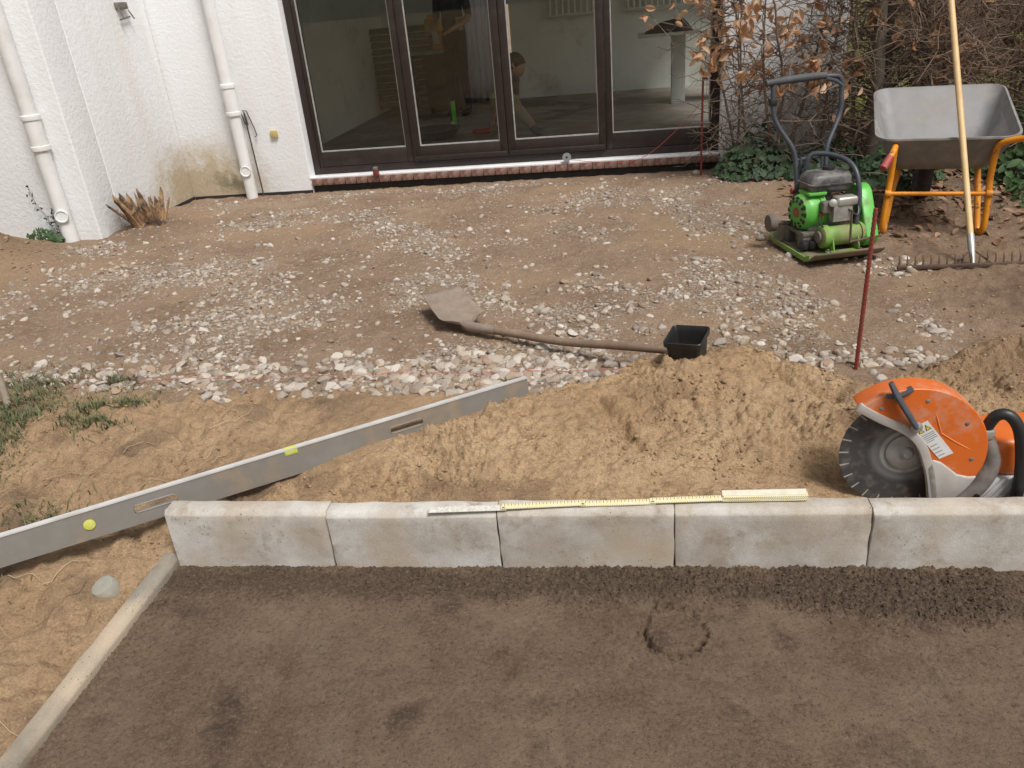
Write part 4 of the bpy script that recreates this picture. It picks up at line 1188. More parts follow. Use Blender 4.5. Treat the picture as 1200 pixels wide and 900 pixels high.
wheel = MB().lathe([(.10, -.035), (.145, -.046), (.172, -.040), (.184, -.018), (.186, 0), (.184, .018), (.172, .040), (.145, .046), (.10, .035)], 32, Mw).build('wheel', TYRE, wb)
MB().lathe([(.02, -.05), (.03, -.02), (.102, -.03), (.102, .03), (.03, .02), (.02, .05)], 24, Mw).build('rim', TRAY, wheel)
MB().tube([(-.08, .88, .185), (.08, .88, .185)], .009, 8).build('axle', RSTE, wb)
m = MB(); P, Fc = shp[3]
m.add([(p[0] * .085 + .11, p[1] * .05 + .20, p[2] * .06 + .372) for p in P], [tuple(f) for f in Fc])
o = m.build('soil_clod', pm('damp_clod', (0.06, 0.045, 0.035), (0.10, 0.075, 0.055), 20, .9, bump=.5, bscale=60), ang=25)
o.parent = None; o.matrix_world = Matrix.Translation((1.69, 4.56, 0)) @ Matrix.Rotation(R(-13), 4, 'Z')
tag(o, 'dark damp clod of soil lying in the wheelbarrow tray', 'soil clod')

# ================================================================== PLATE COMPACTOR
GRN = pm('compactor_green', (0.10, 0.44, 0.055), (0.085, 0.37, 0.05), 8, 0.38, dirt=(0.19, 0.22, 0.10), dscale=11, dlo=0.52, dhi=0.70, bump=.06, bscale=40)
GRND = pm('dirty_green', (0.16, 0.36, 0.045), (0.12, 0.27, 0.04), 9, 0.55, dirt=(0.22, 0.18, 0.10), dscale=8, dlo=0.42, dhi=0.62)
PLATE = pm('mud_caked_plate', (0.13, 0.135, 0.07), (0.19, 0.15, 0.10), 9, 0.7, dirt=(0.24, 0.18, 0.12), dscale=6, dlo=0.42, dhi=0.62, bump=.3, bscale=50)
CAST = pm('grey_casting', (0.13, 0.12, 0.105), (0.19, 0.165, 0.135), 15, 0.65, 0.2, bump=.3, bscale=70)
SILV = pm('silver_alloy', (0.50, 0.49, 0.46), (0.34, 0.32, 0.29), 18, 0.45, 0.6, bump=.2, bscale=60)
TANK = pm('black_fuel_tank', (0.028, 0.028, 0.030), (0.05, 0.048, 0.046), 9, 0.34, dirt=(0.21, 0.195, 0.18), dscale=8, dlo=0.44, dhi=0.70)
TUBE = pm('blue_black_tube', (0.035, 0.042, 0.055), (0.055, 0.06, 0.07), 14, 0.42, dirt=(0.12, 0.11, 0.10), dscale=12, dlo=0.58, dhi=0.8)
cp = thing('plate_compactor', (1.055, 4.42, 0), 'green petrol plate compactor with tall black handle standing on the gravel', 'plate compactor', rz=R(15))
rings = []
for (y, z, h, wx) in ((-.325, .072, .012, .185), (-.310, .060, .014, .192), (-.270, .030, .015, .197), (-.225, .012, .015, .20), (.15, .014, .015, .20), (.20, .030, .015, .195), (.245, .075, .013, .18)):
    rings.append([(-wx, y, z), (wx, y, z), (wx, y, z + h), (-wx, y, z + h)])
MB().loft(rings).build('base_plate', PLATE, cp, bevel=.004)
for s_ in (-1, 1):
    m = MB()
    m.loft([[(s_ * .1985 - .004, y, z), (s_ * .1985 + .004, y, z), (s_ * .1985 + .004, y, z + .028), (s_ * .1985 - .004, y, z + .028)] for (y, z) in ((-.275, .036), (-.225, .014), (.15, .016), (.2, .034))])
    m.build('side_lip', GRND, cp, bevel=.002)
# exciter drum and its carrying plates
MB().lathe([(.030, -.118), (.056, -.112), (.060, -.108), (.060, -.075), (.052, -.073), (.052, .095), (.060, .097), (.060, .115), (.03, .12)], 28, at_dir((.035, -.135, .110), (1, 0, 0))).build('exciter_drum', GRND, cp)
MB().lathe([(.010, -.010), (.030, -.008), (.034, 0)], 20, at_dir((-.085, -.135, .110), (1, 0, 0))).build('drum_cap', CAST, cp)
for x in (-.035, .105):
    pts2 = [(-.075, 0), (.085, 0), (.085, .03), (.05, .10), (.0, .115), (-.05, .09), (-.075, .03)]
    MB().prism(pts2, .008, Matrix.Translation((x, -.135, .028)) @ Matrix(((0, 0, 1, 0), (1, 0, 0, 0), (0, 1, 0, 0), (0, 0, 0, 1)))).build('exciter_bracket', GRND, cp, bevel=.002)
MB().span((-.06, -.228, .030), (.13, -.168, .040)).build('foot_flange', GRND, cp, bevel=.002)
for x, y in ((-.045, -.21), (.115, -.21), (-.045, -.175), (.115, -.175)):
    MB().lathe([(.010, 0), (.010, .008), (.006, .011)], 6, Matrix.Translation((x, y, .040))).build('bolt', CAST, cp)
# engine seat with rubber mounts
m = MB(); m.box((-.015, .03, .115), (.27, .24, .022)); m.span((-.145, -.085, .035), (-.10, -.02, .112)); m.span((-.145, .09, .03), (-.10, .15, .112)); m.span((.09, .09, .03), (.13, .15, .112))
m.build('engine_bed', CAST, cp, bevel=.004)
for x, y in ((-.145, -.10), (-.10, -.105)):
    MB().lathe([(.022, 0), (.026, .012), (.026, .03), (.022, .042)], 16, Matrix.Translation((x, y, .045))).build('rubber_mount', BLKP, cp)
# engine
MB().box((-.015, .02, .195), (.19, .17, .14)).build('crankcase', SILV, cp, bevel=.012, seg=3)
cyl = MB()
for k in range(7):
    cyl.box((.035, -.075 - k * .011, .235), (.105, .006, .10))
cyl.box((.035, -.10, .235), (.07, .09, .07))
cyl.build('cylinder_fins', SILV, cp, bevel=.0015, seg=1)
MB().box((.055, -.115, .288), (.115, .075, .05)).build('muffler', SILV, cp, bevel=.014, seg=3)
MB().box((-.045, -.105, .262), (.05, .05, .06)).build('carburettor', CAST, cp, bevel=.008)
MB().box((-.060, -.095, .222), (.030, .028, .020)).build('choke_knob', pm('red_knob', (0.45, 0.03, 0.02), (0.35, .03, .02), 20, .4), cp, bevel=.004)
MB().lathe([(.012, 0), (.020, .004), (.020, .022), (.008, .026)], 16, at_dir((-.02, -.125, .285), (-.3, -1, .2))).build('filter_knob', SILV, cp)
MB().box((-.067, -.066, .172), (.052, .010, .03)).build('rating_label', pm('silver_label', (0.55, 0.55, 0.55), (0.2, 0.2, 0.2), 90, .4), cp, bevel=.001)
# recoil starter cover with cooling slots
Mr = at_dir((-.108, .0, .222), (-1, -.12, 0))
rec = MB().lathe([(.098, -.045), (.100, 0), (.096, .022), (.082, .044), (.050, .052), (.028, .050), (.010, .046)], 32, Mr).build('recoil_cover', GRN, cp)
for k in range(12):
    a = 2 * math.pi * k / 12
    m = MB()
    for rr_ in (.060, .0785):
        zz = .0510 if rr_ < .07 else .0462
        m.box((rr_ * math.cos(a), rr_ * math.sin(a), zz), (.012, .020 if rr_ > .07 else .014, .004), None) if False else None
        m.add(*(lambda b: (b.v, b.f))(MB().box((0, 0, 0), (.013, .022 if rr_ > .07 else .015, .004))), M=Mr @ Matrix.Rotation(a, 4, 'Z') @ Matrix.Translation((rr_, 0, zz)) @ Matrix.Rotation(R(22 if rr_ > .07 else 10), 4, 'Y'))
    m.build('vent_slot', BLKP, rec, smooth=False)
MB().lathe([(.026, .049), (.026, .054), (.01, .056)], 16, Mr).build('starter_cup', pm('rusty_cup', (0.32, 0.10, 0.05), (.2, .07, .04), 30, .6), rec)
MB().lathe([(.101, -.075), (.104, -.045), (.101, -.043)], 32, Mr).build('fan_housing', GRN, cp)
MB().box((-.075, -.01, .325), (.10, .13, .018)).build('shroud', GRN, cp, bevel=.006)
# fuel tank: two pressed shells
def tankring(hx, hy, z): return [(x * 1.0, y * 1.0, zz) for (x, y, zz) in [((q[0]) * hx, (q[1]) * hy, z) for q in rsq(1, .28, 0, 4)]]
Mt = Matrix.Translation((.010, .015, .0)) @ Matrix.Translation((0, 0, .335)) @ Matrix.Diagonal((.90, .9, .88, 1)) @ Matrix.Translation((0, 0, -.362))
tank = MB().loft([tankring(.105, .078, .345), tankring(.128, .094, .362), tankring(.132, .097, .396), tankring(.143, .107, .398), tankring(.143, .107, .405), tankring(.133, .098, .407), tankring(.127, .093, .440), tankring(.105, .075, .462), tankring(.05, .035, .466)], M=Mt).build('fuel_tank', TANK, cp, ang=45)
MB().lathe([(.030, 0), (.032, .006), (.030, .020), (.02, .024)], 18, Matrix.Translation((.025, .03, .423))).build('fuel_cap', BLKP, tank)
MB().box((.115, .02, .350), (.05, .13, .04)).build('air_filter', BLKP, cp, bevel=.010)
# belt guard
prof = []
for k in range(13):
    a = R(-160 + 180 * k / 12 - 10); prof.append((-.130 + .078 * math.cos(a), .112 + .078 * math.sin(a)))
for k in range(9):
    a = R(10 + 130 * k / 8); prof.append((-.03 + .080 * math.cos(a), .268 + .080 * math.sin(a)))
MB().prism(prof, .070, Matrix(((0, 0, 1, .148), (1, 0, 0, 0), (0, 1, 0, 0), (0, 0, 0, 1)))).build('belt_guard', GRN, cp, bevel=.008, seg=3)
for (y, z) in ((-.05, .29), (-.19, .12), (-.10, .06), (.03, .24)):
    MB().lathe([(.007, 0), (.007, .003), (.004, .005)], 8, at_dir((.218, y, z), (1, 0, 0))).build('bolt', CAST, cp)
# handle: narrow at the foot, wide at the top
hl = [(-.085, .13, .20), (-.085, .16, .36), (-.088, .185, .46), (-.105, .205, .53), (-.165, .245, .63), (-.192, .265, .70), (-.195, .28, .80), (-.190, .285, .842), (-.160, .288, .866)]
hr_ = [(-x, y, z) for (x, y, z) in hl]
MB().tube(hl + [(0, .288, .871)] + hr_[::-1], .0135, 12, k=4).build('handle_frame', TUBE, cp)
MB().tube([(-.235, .288, .863), (-.14, .288, .870), (0, .288, .874), (.10, .288, .874)], [.017, .0205, .021, .019], 12, k=2).build('grip_sleeve', pm('grey_foam', (0.075, 0.078, 0.085), (0.05, 0.05, 0.055), 20, .7), cp)
MB().tube([(-.088, .185, .46), (.088, .185, .475)], .0095, 8).build('cross_bar', TUBE, cp)
MB().tube([(-.062, .18, .475), (-.058, .15, .30)], .008, 8).build('stay', TUBE, cp)
MB().tube([(.062, .18, .475), (.058, .15, .30)], .008, 8).build('stay', TUBE, cp)
MB().box((-.196, .276, .765), (.040, .04, .04)).build('throttle_clamp', BLKP, cp, bevel=.008)
MB().tube([(.10, .275, .858), (.14, .24, .845), (.165, .215, .82)], [.011, .010, .007], 8, k=2).build('throttle_lever', TUBE, cp)
MB().tube([(-.196, .27, .76), (-.15, .235, .60), (-.08, .17, .44), (-.06, .06, .33)], .0035, 6, k=4).build('throttle_cable', BLKP, cp)
for s_ in (-1, 1):
    MB().box((s_ * .085, .135, .215), (.035, .05, .15)).build('handle_mount', CAST, cp, bevel=.006)
    MB().lathe([(.018, 0), (.018, .014)], 10, at_dir((s_ * .105, .15, .30), (s_, 0, 0))).build('pivot_bolt', REDG if s_ < 0 else CAST, cp, bevel=.002)
MB().tube([(-.06, -.10, .25), (-.09, -.13, .20), (-.06, -.15, .16), (.0, -.10, .15)], .004, 6, k=4).build('fuel_hose', BLKP, cp)
MB().tube([(.06, -.14, .25), (.10, -.17, .22), (.12, -.12, .27), (.08, -.02, .31)], .0045, 6, k=4).build('ignition_lead', BLKP, cp)
MB().span((.1475, -.09, .16), (.1480, -.02, .20)).build('guard_decal', pm('black_decal', (.02, .02, .02), rough=.5), cp, smooth=False)
for (x, y) in ((-.17, -.20), (.17, -.20), (-.17, .12), (.17, .12)):
    MB().lathe([(.012, 0), (.012, .009), (.007, .012)], 6, Matrix.Translation((x, y, .029))).build('plate_bolt', CAST, cp)
# lifting bow over the engine
MB().tube([(-.055, .125, .34), (-.05, .125, .46), (-.02, .12, .497), (.05, .075, .495), (.105, .0, .472), (.125, -.075, .42), (.128, -.125, .30), (.115, -.140, .13)], .0135, 12, k=5).build('lifting_bow', TUBE, cp)
# transport roller on the left
MB().tube([(-.12, .10, .135), (-.24, .10, .15)], .012, 10).build('roller_axle', CAST, cp)
MB().lathe([(.012, -.020), (.045, -.020), (.048, -.015), (.048, .015), (.045, .020), (.012, .020)], 20, at_dir((-.245, .10, .15), (1, 0, 0))).build('roller', pm('dusty_rubber', (.10, .085, .07), (.15, .12, .10), 15, .9), cp)
MB().tube([(-.19, .10, .15), (-.185, .10, .07)], .010, 8).build('roller_strut', CAST, cp)
MB().tube([(.025, -.245, .27), (.027, -.255, .12), (.04, -.26, .108), (.21, -.235, .112)], .0062, 8, k=3).build('tow_hook', RSTE, cp)

# ================================================================== CUT-OFF SAW BEHIND THE KERB
SORG = pm('saw_orange', (0.62, 0.135, 0.018), (0.56, 0.12, 0.018), 6, 0.36, dirt=(0.46, 0.30, 0.22), dscale=8, dlo=0.50, dhi=0.72, rough2=.75, bump=.08, bscale=40)
SGRY = pm('dusty_grey_casting', (0.44, 0.41, 0.38), (0.36, 0.33, 0.30), 9, 0.7, dirt=(0.55, 0.16, 0.05), dscale=16, dlo=0.66, dhi=0.70)
DUST = pm('dusty_dark_metal', (0.115, 0.095, 0.085), (0.24, 0.215, 0.195), 13, 0.75, bump=.2)
saw = thing('cut_off_saw', (0.752, 1.985, 0.0), 'orange petrol cut-off saw with dark toothed disc lying behind the kerb', 'cut-off saw', rz=R(1))
hz = 0.168
TO_XZ = Matrix(((1, 0, 0, 0), (0, 0, -1, 0), (0, 1, 0, hz), (0, 0, 0, 1)))       # prism (x,y)->(x,z), height -> -y
poly = []
nseg = 26
for k in range(nseg):
    a0 = 2 * math.pi * k / nseg
    for q in range(5):
        a = a0 + (2 * math.pi / nseg) * (0.06 + 0.88 * q / 4)
        poly.append((.176 * math.cos(a), .176 * math.sin(a)))
    a = a0 + 2 * math.pi / nseg
    poly.append((.154 * math.cos(a - .010), .154 * math.sin(a - .010))); poly.append((.154 * math.cos(a + .010), .154 * math.sin(a + .010)))
Mb = Matrix.Translation((0, .002, 0)) @ TO_XZ
bl_o = MB().prism(poly, .004).build('cutting_disc', blademat(), saw, smooth=False)
bl_o.matrix_local = Mb
SEGM = pm('slot_bright', (.42, .39, .34), (.36, .33, .28), 30, .7)
for k in range(nseg):
    a = 2 * math.pi * k / nseg
    MB().box((.163 * math.cos(a), -.0035, hz + .163 * math.sin(a)), (.0001, .0001, .0001)) 
    MB().prism([(.152, -.0016), (.1765, -.0022), (.1765, .0022), (.152, .0016)], .0046, Matrix.Translation((0, .0023, 0)) @ TO_XZ @ Matrix.Rotation(a, 4, 'Z')).build('disc_slot', SEGM, bl_o, smooth=False).matrix_parent_inverse = Mb.inverted()
MB().lathe([(.052, 0), (.055, .003), (.050, .007), (.020, .008), (.016, .014), (.011, .018), (.004, .018)], 28, at_dir((0, -.003, hz), (0, -1, 0))).build('flange', pm('flange_steel', (.38, .37, .355), (.30, .29, .28), 30, .5, .3), saw)
# guard
gp = [(-.010 + .203 * math.cos(R(a)), .012 + .203 * math.sin(R(a))) for a in np.linspace(134, -72, 44)]
inner_e = [(.080, -.150), (.068, -.08), (.052, -.020), (.026, .038), (-.017, .082), (-.090, .120)]
Mg = Matrix.Translation((0, .030, 0)) @ TO_XZ
MB().prism(gp + inner_e, .072, Mg).build('blade_guard', SORG, saw, bevel=.022, seg=5, ang=50)
# dusty lower cheek, slightly proud of the guard
ch = [(-.010 + .199 * math.cos(R(a)), .012 + .199 * math.sin(R(a))) for a in np.linspace(-20, -70, 12)] + [(.072, -.150), (.056, -.09), (.042, -.03), (.056, -.002), (.078, -.010), (.10, -.028), (.125, -.050), (.155, -.058)]
MB().prism(ch, .012, Matrix.Translation((0, -.034, 0)) @ TO_XZ).build('guard_cheek', SGRY, saw, bevel=.005, seg=3, ang=50)
eb = [(-.158, .158), (-.096, .120), (-.027, .083), (.014, .040), (.040, -.021), (.056, -.075), (.070, -.150)]
m = MB(); Pp = catmull([(x, 0, z) for x, z in eb], 4)
rg_ = []
for i, p in enumerate(Pp):
    d = (Pp[min(i + 1, len(Pp) - 1)] - Pp[max(i - 1, 0)]).normalized(); nn = Vector((d.z, 0, -d.x))
    if nn.dot(Vector((1, 0, 1))) < 0: nn = -nn
    q = p + Vector((0, 0, hz)); wd = .019
    rg_.append([q + Vector((0, -.046, 0)) - nn * .004, q + Vector((0, -.046, 0)) + nn * wd, q + Vector((0, -.034, 0)) + nn * (wd + .002), q + Vector((0, -.030, 0)) - nn * .006])
m.loft(rg_).build('guard_edge', SGRY, saw, bevel=.002)
# adjusting lever with its wing
LEV = pm('grey_blue_lever', (.075, .085, .105), (.055, .06, .072), 14, .5, dirt=(.25, .22, .2), dscale=12, dlo=.62, dhi=.8)
m = MB().tube([(-.084, -.052, hz + .240), (-.066, -.058, hz + .205), (-.035, -.060, hz + .155), (-.003, -.054, hz + .106)], [.009, .0115, .0105, .010], 10, k=3, squash=.75)
lev = m.build('lever', LEV, saw)
MB().lathe([(.015, 0), (.015, .008), (.009, .010), (.009, .015), (.004, .016)], 14, at_dir((-.002, -.046, hz + .104), (0, -1, 0))).build('lever_bolt', SILV, lev)
MB().prism([(-.088, .200), (-.052, .204), (-.024, .220), (-.020, .212), (-.050, .192), (-.086, .190)], .026, Matrix.Translation((0, -.026, 0)) @ TO_XZ).build('lever_wing', LEV, lev, bevel=.004)
# warning label
def wx_(px, pz): return (px, pz)
lab = MB().prism([(-.008, .096), (.026, .120), (.106, .018), (.072, .000)], .0012, Matrix.Translation((0, -.0422, 0)) @ TO_XZ).build('warning_label', pm('label_white', (.70, .70, .68), (.60, .60, .58), 20, .35), saw, smooth=False)
LYE = pm('warning_yellow', (.75, .52, .02), rough=.4); LIN = pm('label_print', (.28, .28, .29), rough=.5); LBK = pm('print_black', (.02, .02, .02), rough=.5)
o_, e1_, e2_ = Vector((-.008, .096)), Vector((.034, .022)), Vector((.080, -.098))
def lp(u, v): q = o_ + e1_ * u + e2_ * v; return (q.x, q.y)
ML = Matrix.Translation((0, -.0435, 0)) @ TO_XZ
for u in (.08, .55):
    tri = MB().prism([lp(u, .20), lp(u + .37, .20), lp(u + .185, .05)], .0006, ML).build('warning_triangle', LBK, lab, smooth=False)
    MB().prism([lp(u + .06, .185), lp(u + .31, .185), lp(u + .185, .08)], .0004, Matrix.Translation((0, -.0007, 0)) @ ML).build('warning_fill', LYE, lab, smooth=False)
for v in (.27, .32, .37, .42, .47):
    MB().prism([lp(.1, v), lp(.9 - .3 * (v == .47), v), lp(.9 - .3 * (v == .47), v + .018), lp(.1, v + .018)], .0005, ML).build('print_line', LIN, lab, smooth=False)
for v in (.60, .70, .80, .9):
    MB().prism([lp(.1, v), lp(.55, v), lp(.55, v + .02), lp(.1, v + .02)], .0005, ML).build('print_line', LIN, lab, smooth=False)
# raised cast lines on the guard
LINE = pm('guard_rib', (.78, .24, .06), rough=.5)
MB().tube([(.030, -.035, hz + .178), (.048, -.0420, hz + .13), (.066, -.0420, hz + .080)], .0018, 6, k=2).build('guard_rib', LINE, saw)
MB().tube([(.066, -.0420, hz + .080), (.11, -.0420, hz + .050), (.160, -.0400, hz + .020)], .0018, 6, k=2).build('guard_rib', LINE, saw)
for (a, r_) in ((120, .188), (80, .188), (35, .186), (-5, .184)):
    MB().lathe([(.006, 0), (.006, .0025), (.003, .004)], 8, at_dir((-.010 + r_ * .9 * math.cos(R(a)), -.0405, hz + .012 + r_ * .9 * math.sin(R(a))), (0, -1, 0))).build('guard_bolt', DUST, saw)
# carrying arm, body, handles
MB().tube([(.135, -.030, hz - .160), (.172, -.034, hz - .115), (.200, -.036, hz - .06), (.212, -.03, hz - .01), (.196, -.02, hz + .05)], [.024, .026, .026, .023, .018], 12, k=4).build('arm', DUST, saw)
MB().lathe([(.008, 0), (.008, .004)], 8, at_dir((.178, -.060, hz - .110), (0, -1, 0))).build('arm_bolt', BLKP, saw)
MB().box((.188, -.02, hz + .068), (.034, .04, .03)).build('handle_clamp', SILV, saw, bevel=.006)
MB().tube([(.184, -.02, hz + .075), (.200, -.03, hz + .122), (.225, -.04, hz + .130), (.250, -.05, hz + .100), (.266, -.058, hz + .04), (.278, -.062, hz - .05), (.280, -.06, hz - .13)], .0155, 14, k=5).build('front_handle', BLKP, saw)
bp = [(.185, -.05), (.20, .030), (.26, .045), (.40, .050), (.52, .03), (.54, -.03), (.50, -.075), (.30, -.072), (.21, -.066)]
MB().prism(bp, .17, Matrix.Translation((0, .14, 0)) @ TO_XZ).build('body_cover', SORG, saw, bevel=.022, seg=4, ang=50)
MB().box((.335, .055, hz - .115), (.29, .19, .09)).build('engine_block', SGRY if False else pm('white_grey_casing', (.56, .56, .55), (.45, .44, .42), 9, .5), saw, bevel=.012, seg=3)
for k in range(9):
    MB().box((0, 0, 0), (.011, .004, .10)).build('cooling_fin', pm('white_grey_casing', (.5, .5, .5)), saw, bevel=.001).matrix_local = Matrix.Translation((.205 + k * .021, -.042, hz - .105)) @ Matrix.Rotation(R(35), 4, 'Y')
MB().box((.40, .02, hz + .036), (.10, .08, .05)).build('filter_cover', BLKP, saw, bevel=.012, seg=3)
MB().tube([(.50, .05, hz - .02), (.58, .05, hz + .02), (.66, .05, hz - .01), (.67, .05, hz - .09), (.60, .05, hz - .145), (.47, .05, hz - .14)], .019, 12, k=4).build('rear_handle', BLKP, saw)
MB().lathe([(.03, 0), (.032, .012), (.02, .016)], 16, at_dir((.47, -.032, hz - .01), (0, -1, 0))).build('fuel_cap', BLKP, saw)
# ================================================================== PLANTS
BARK = pm('twig_bark', (0.13, 0.095, 0.07), (0.22, 0.17, 0.13), 25, 0.9)
BARKG = pm('grey_trunk_bark', (0.15, 0.125, 0.10), (0.10, 0.08, 0.062), 14, 0.9, dirt=(0.20, 0.19, 0.14), dscale=9, dlo=.5, dhi=.7, bump=.6, bscale=40, bdist=.01)
BRUSH = pm('dry_brush_bark', (0.16, 0.105, 0.075), (0.24, 0.17, 0.12), 18, 0.9)
def leafmat(name, a, b, trans=.25):
    m, n, l, p = mk(name)
    g = n.new('ShaderNodeNewGeometry')
    col = mix(n, l, g.outputs['Random Per Island'], a, b)
    l.new(col, p.inputs['Base Color']); p.inputs['Roughness'].default_value = .65
    tr = n.new('ShaderNodeBsdfTranslucent'); l.new(col, tr.inputs[0])
    mx = n.new('ShaderNodeMixShader'); mx.inputs[0].default_value = trans
    out = [x for x in n if x.type == 'OUTPUT_MATERIAL'][0]
    l.new(p.outputs[0], mx.inputs[1]); l.new(tr.outputs[0], mx.inputs[2]); l.new(mx.outputs[0], out.inputs['Surface'])
    return m
DRYLEAF = leafmat('dry_beech_leaf', (0.46, 0.23, 0.11), (0.78, 0.53, 0.34), .35)
LITTER = leafmat('leaf_litter', (0.15, 0.075, 0.04), (0.33, 0.20, 0.12), .1)
IVY = leafmat('ivy_leaf', (0.018, 0.040, 0.015), (0.05, 0.095, 0.035), .15)
SHRUBL = leafmat('evergreen_leaf', (0.03, 0.07, 0.02), (0.075, 0.13, 0.04), .2)
GRASSM = leafmat('grass_blade', (0.055, 0.078, 0.03), (0.19, 0.19, 0.09), .2)
STRAW = leafmat('dry_straw', (0.30, 0.22, 0.12), (0.48, 0.38, 0.24), .1)


class Twigs:
    """thin tapered prisms collected in numpy"""
    def __init__(s): s.v, s.f, s.n = [], [], 0
    def seg_path(s, P, r0, r1, k=4):
        P = np.asarray(P, float); m = len(P)
        d = np.gradient(P, axis=0); d /= np.linalg.norm(d, axis=1, keepdims=True) + 1e-9
        a = np.where(np.abs(d[:, 2:3]) < .9, np.array([[0, 0, 1.]]), np.array([[1., 0, 0]]))
        u = np.cross(d, a); u /= np.linalg.norm(u, axis=1, keepdims=True) + 1e-9
        w_ = np.cross(d, u); r = np.linspace(r0, r1, m)[:, None, None]
        an = np.arange(k) * 2 * np.pi / k
        R_ = P[:, None, :] + r * (u[:, None, :] * np.cos(an)[None, :, None] + w_[:, None, :] * np.sin(an)[None, :, None])
        s.v.append(R_.reshape(-1, 3))
        i = np.arange(m - 1)[:, None] * k; j = np.arange(k)[None, :]; j2 = (j + 1) % k
        s.f.append(np.stack([i + j, i + j2, i + k + j2, i + k + j], -1).reshape(-1, 4) + s.n)
        s.n += m * k
    def obj(s, name, mat, parent, org):
        me = fastmesh(name, np.concatenate(s.v) - np.array(org), np.concatenate(s.f))
        return put(name, me, mat, parent, smooth=True, ang=80)


class Leaves:
    def __init__(s): s.v, s.f, s.n = [], [], 0
    def add(s, p, size, nrm, rg, kind='oval', curl=.3):
        if kind == 'ivy':
            o = np.array([(0, -.5), (.42, -.42), (.38, -.05), (.55, .12), (.22, .2), (0, .62), (-.22, .2), (-.55, .12), (-.38, -.05), (-.42, -.42)])
        else:
            o = np.array([(0, -.55), (.2, -.33), (.29, 0), (.2, .33), (0, .6), (-.2, .33), (-.29, 0), (-.2, -.33)])
        k = len(o); nrm = np.asarray(nrm, float); nrm = nrm / np.linalg.norm(nrm)
        a = rg.normal(size=3); u = np.cross(nrm, a); u /= np.linalg.norm(u); w_ = np.cross(nrm, u)
        z = curl * (np.abs(o[:, 0]) * 1.2 - o[:, 1] ** 2 * rg.uniform(-.6, 1.0))
        V = np.asarray(p) + size * (o[:, :1] * u + o[:, 1:] * w_ + z[:, None] * nrm)
        V = np.vstack([V, np.asarray(p)])
        s.v.append(V)
        s.f += [(s.n + i, s.n + (i + 1) % k, s.n + k) for i in range(k)]
        s.n += k + 1
    def obj(s, name, mat, parent, org):
        me = fastmesh(name, np.concatenate(s.v) - np.array(org), np.array(s.f))
        return put(name, me, mat, parent, smooth=False)


def wander(rg, p, d, L, n, jit, trop=0.0):
    P = [np.array(p, float)]; d = np.array(d, float); d /= np.linalg.norm(d)
    for _ in range(n):
        d = d + rg.normal(size=3) * jit + np.array([0, 0, trop]); d /= np.linalg.norm(d)
        P.append(P[-1] + d * L / n)
    return np.array(P)


def beech(x, y, h, seed, label, nleaf=30, group='beech shrubs beside the patio door', lo=.35, spread=.55, ntw=26, wclear=None, name='beech_shrub', bark=None, leafm=None, cat='shrub', nst=3, lsize=.07):
    rg = np.random.default_rng(seed)
    z0 = gz1(x, y) - .03
    t = thing(name, (x, y, z0), label, cat, group=group)
    st, tw, lv = Twigs(), Twigs(), Leaves()
    ends = []
    clip = lambda P: np.stack([P[:, 0], np.minimum(P[:, 1], wclear) if wclear else P[:, 1], np.maximum(P[:, 2], .02)], -1)
    for q in range(nst):
        b = np.array([x + rg.uniform(-.09, .09), y + rg.uniform(-.07, .07), z0])
        S_ = wander(rg, b, (rg.uniform(-.22, .22), rg.uniform(-.15, .15), 1), h * rg.uniform(.8, 1.1), 9, .10, .08)
        st.seg_path(clip(S_), rg.uniform(.011, .019), .004, 6)
        for k in range(ntw):
            i = rg.uniform(.08, 1) * 8.99; f = i % 1; p = S_[int(i)] * (1 - f) + S_[int(i) + 1] * f
            a = rg.uniform(0, 6.28)
            B = wander(rg, p, (math.cos(a), math.sin(a) * .7, rg.uniform(-.25, .7)), spread * rg.uniform(.5, 1.2), 6, .36)
            B = clip(B); tw.seg_path(B, .0048, .0018, 4)
            for w2 in range(3):
                j = int(rg.integers(1, 6))
                C = clip(wander(rg, B[j], rg.normal(size=3) * np.array([1, .7, .7]), spread * rg.uniform(.25, .6), 4, .35)); tw.seg_path(C, .0026, .001, 3)
                ends += [C[-1], C[2]]
            ends.append(B[-1])
    st.obj('stem', bark or BARK, t, (x, y, z0)); tw.obj('twigs', bark or BARK, t, (x, y, z0))
    E_ = [e for e in ends if e[2] > lo]
    for _ in range(nleaf):
        e = E_[int(rg.integers(len(E_)))]
        for q in range(int(rg.integers(2, 7))):
            lv.add(e + rg.normal(size=3) * np.array([.028, .028, .04]) + np.array([0, -.005, -.03]), lsize * rg.uniform(.7, 1.2), rg.normal(size=3) * np.array([1, 1, .4]) + np.array([0, -.6, .0]), rg, curl=.95)
    if nleaf: lv.obj('dry_leaves', leafm or DRYLEAF, t, (x, y, z0))
    return t
bl_ = ['bare beech shrub hanging with dry tan leaves against the patio door frame', 'bare beech shrub with dry tan leaves in front of the white wall',
       'bare tangled beech shrub at the right end of the white wall', 'bare beech shrub beside the grey tree trunks']
for i, (x, y, h, nl, nt_) in enumerate(((.92, 6.50, 1.5, 50, 32), (1.18, 6.38, 1.45, 46, 32), (1.45, 6.42, 1.5, 24, 32), (1.66, 6.30, 1.5, 9, 26))):
    beech(x, y, h, 300 + i, bl_[i], nleaf=nl, lo=.62, ntw=nt_, wclear=6.83)
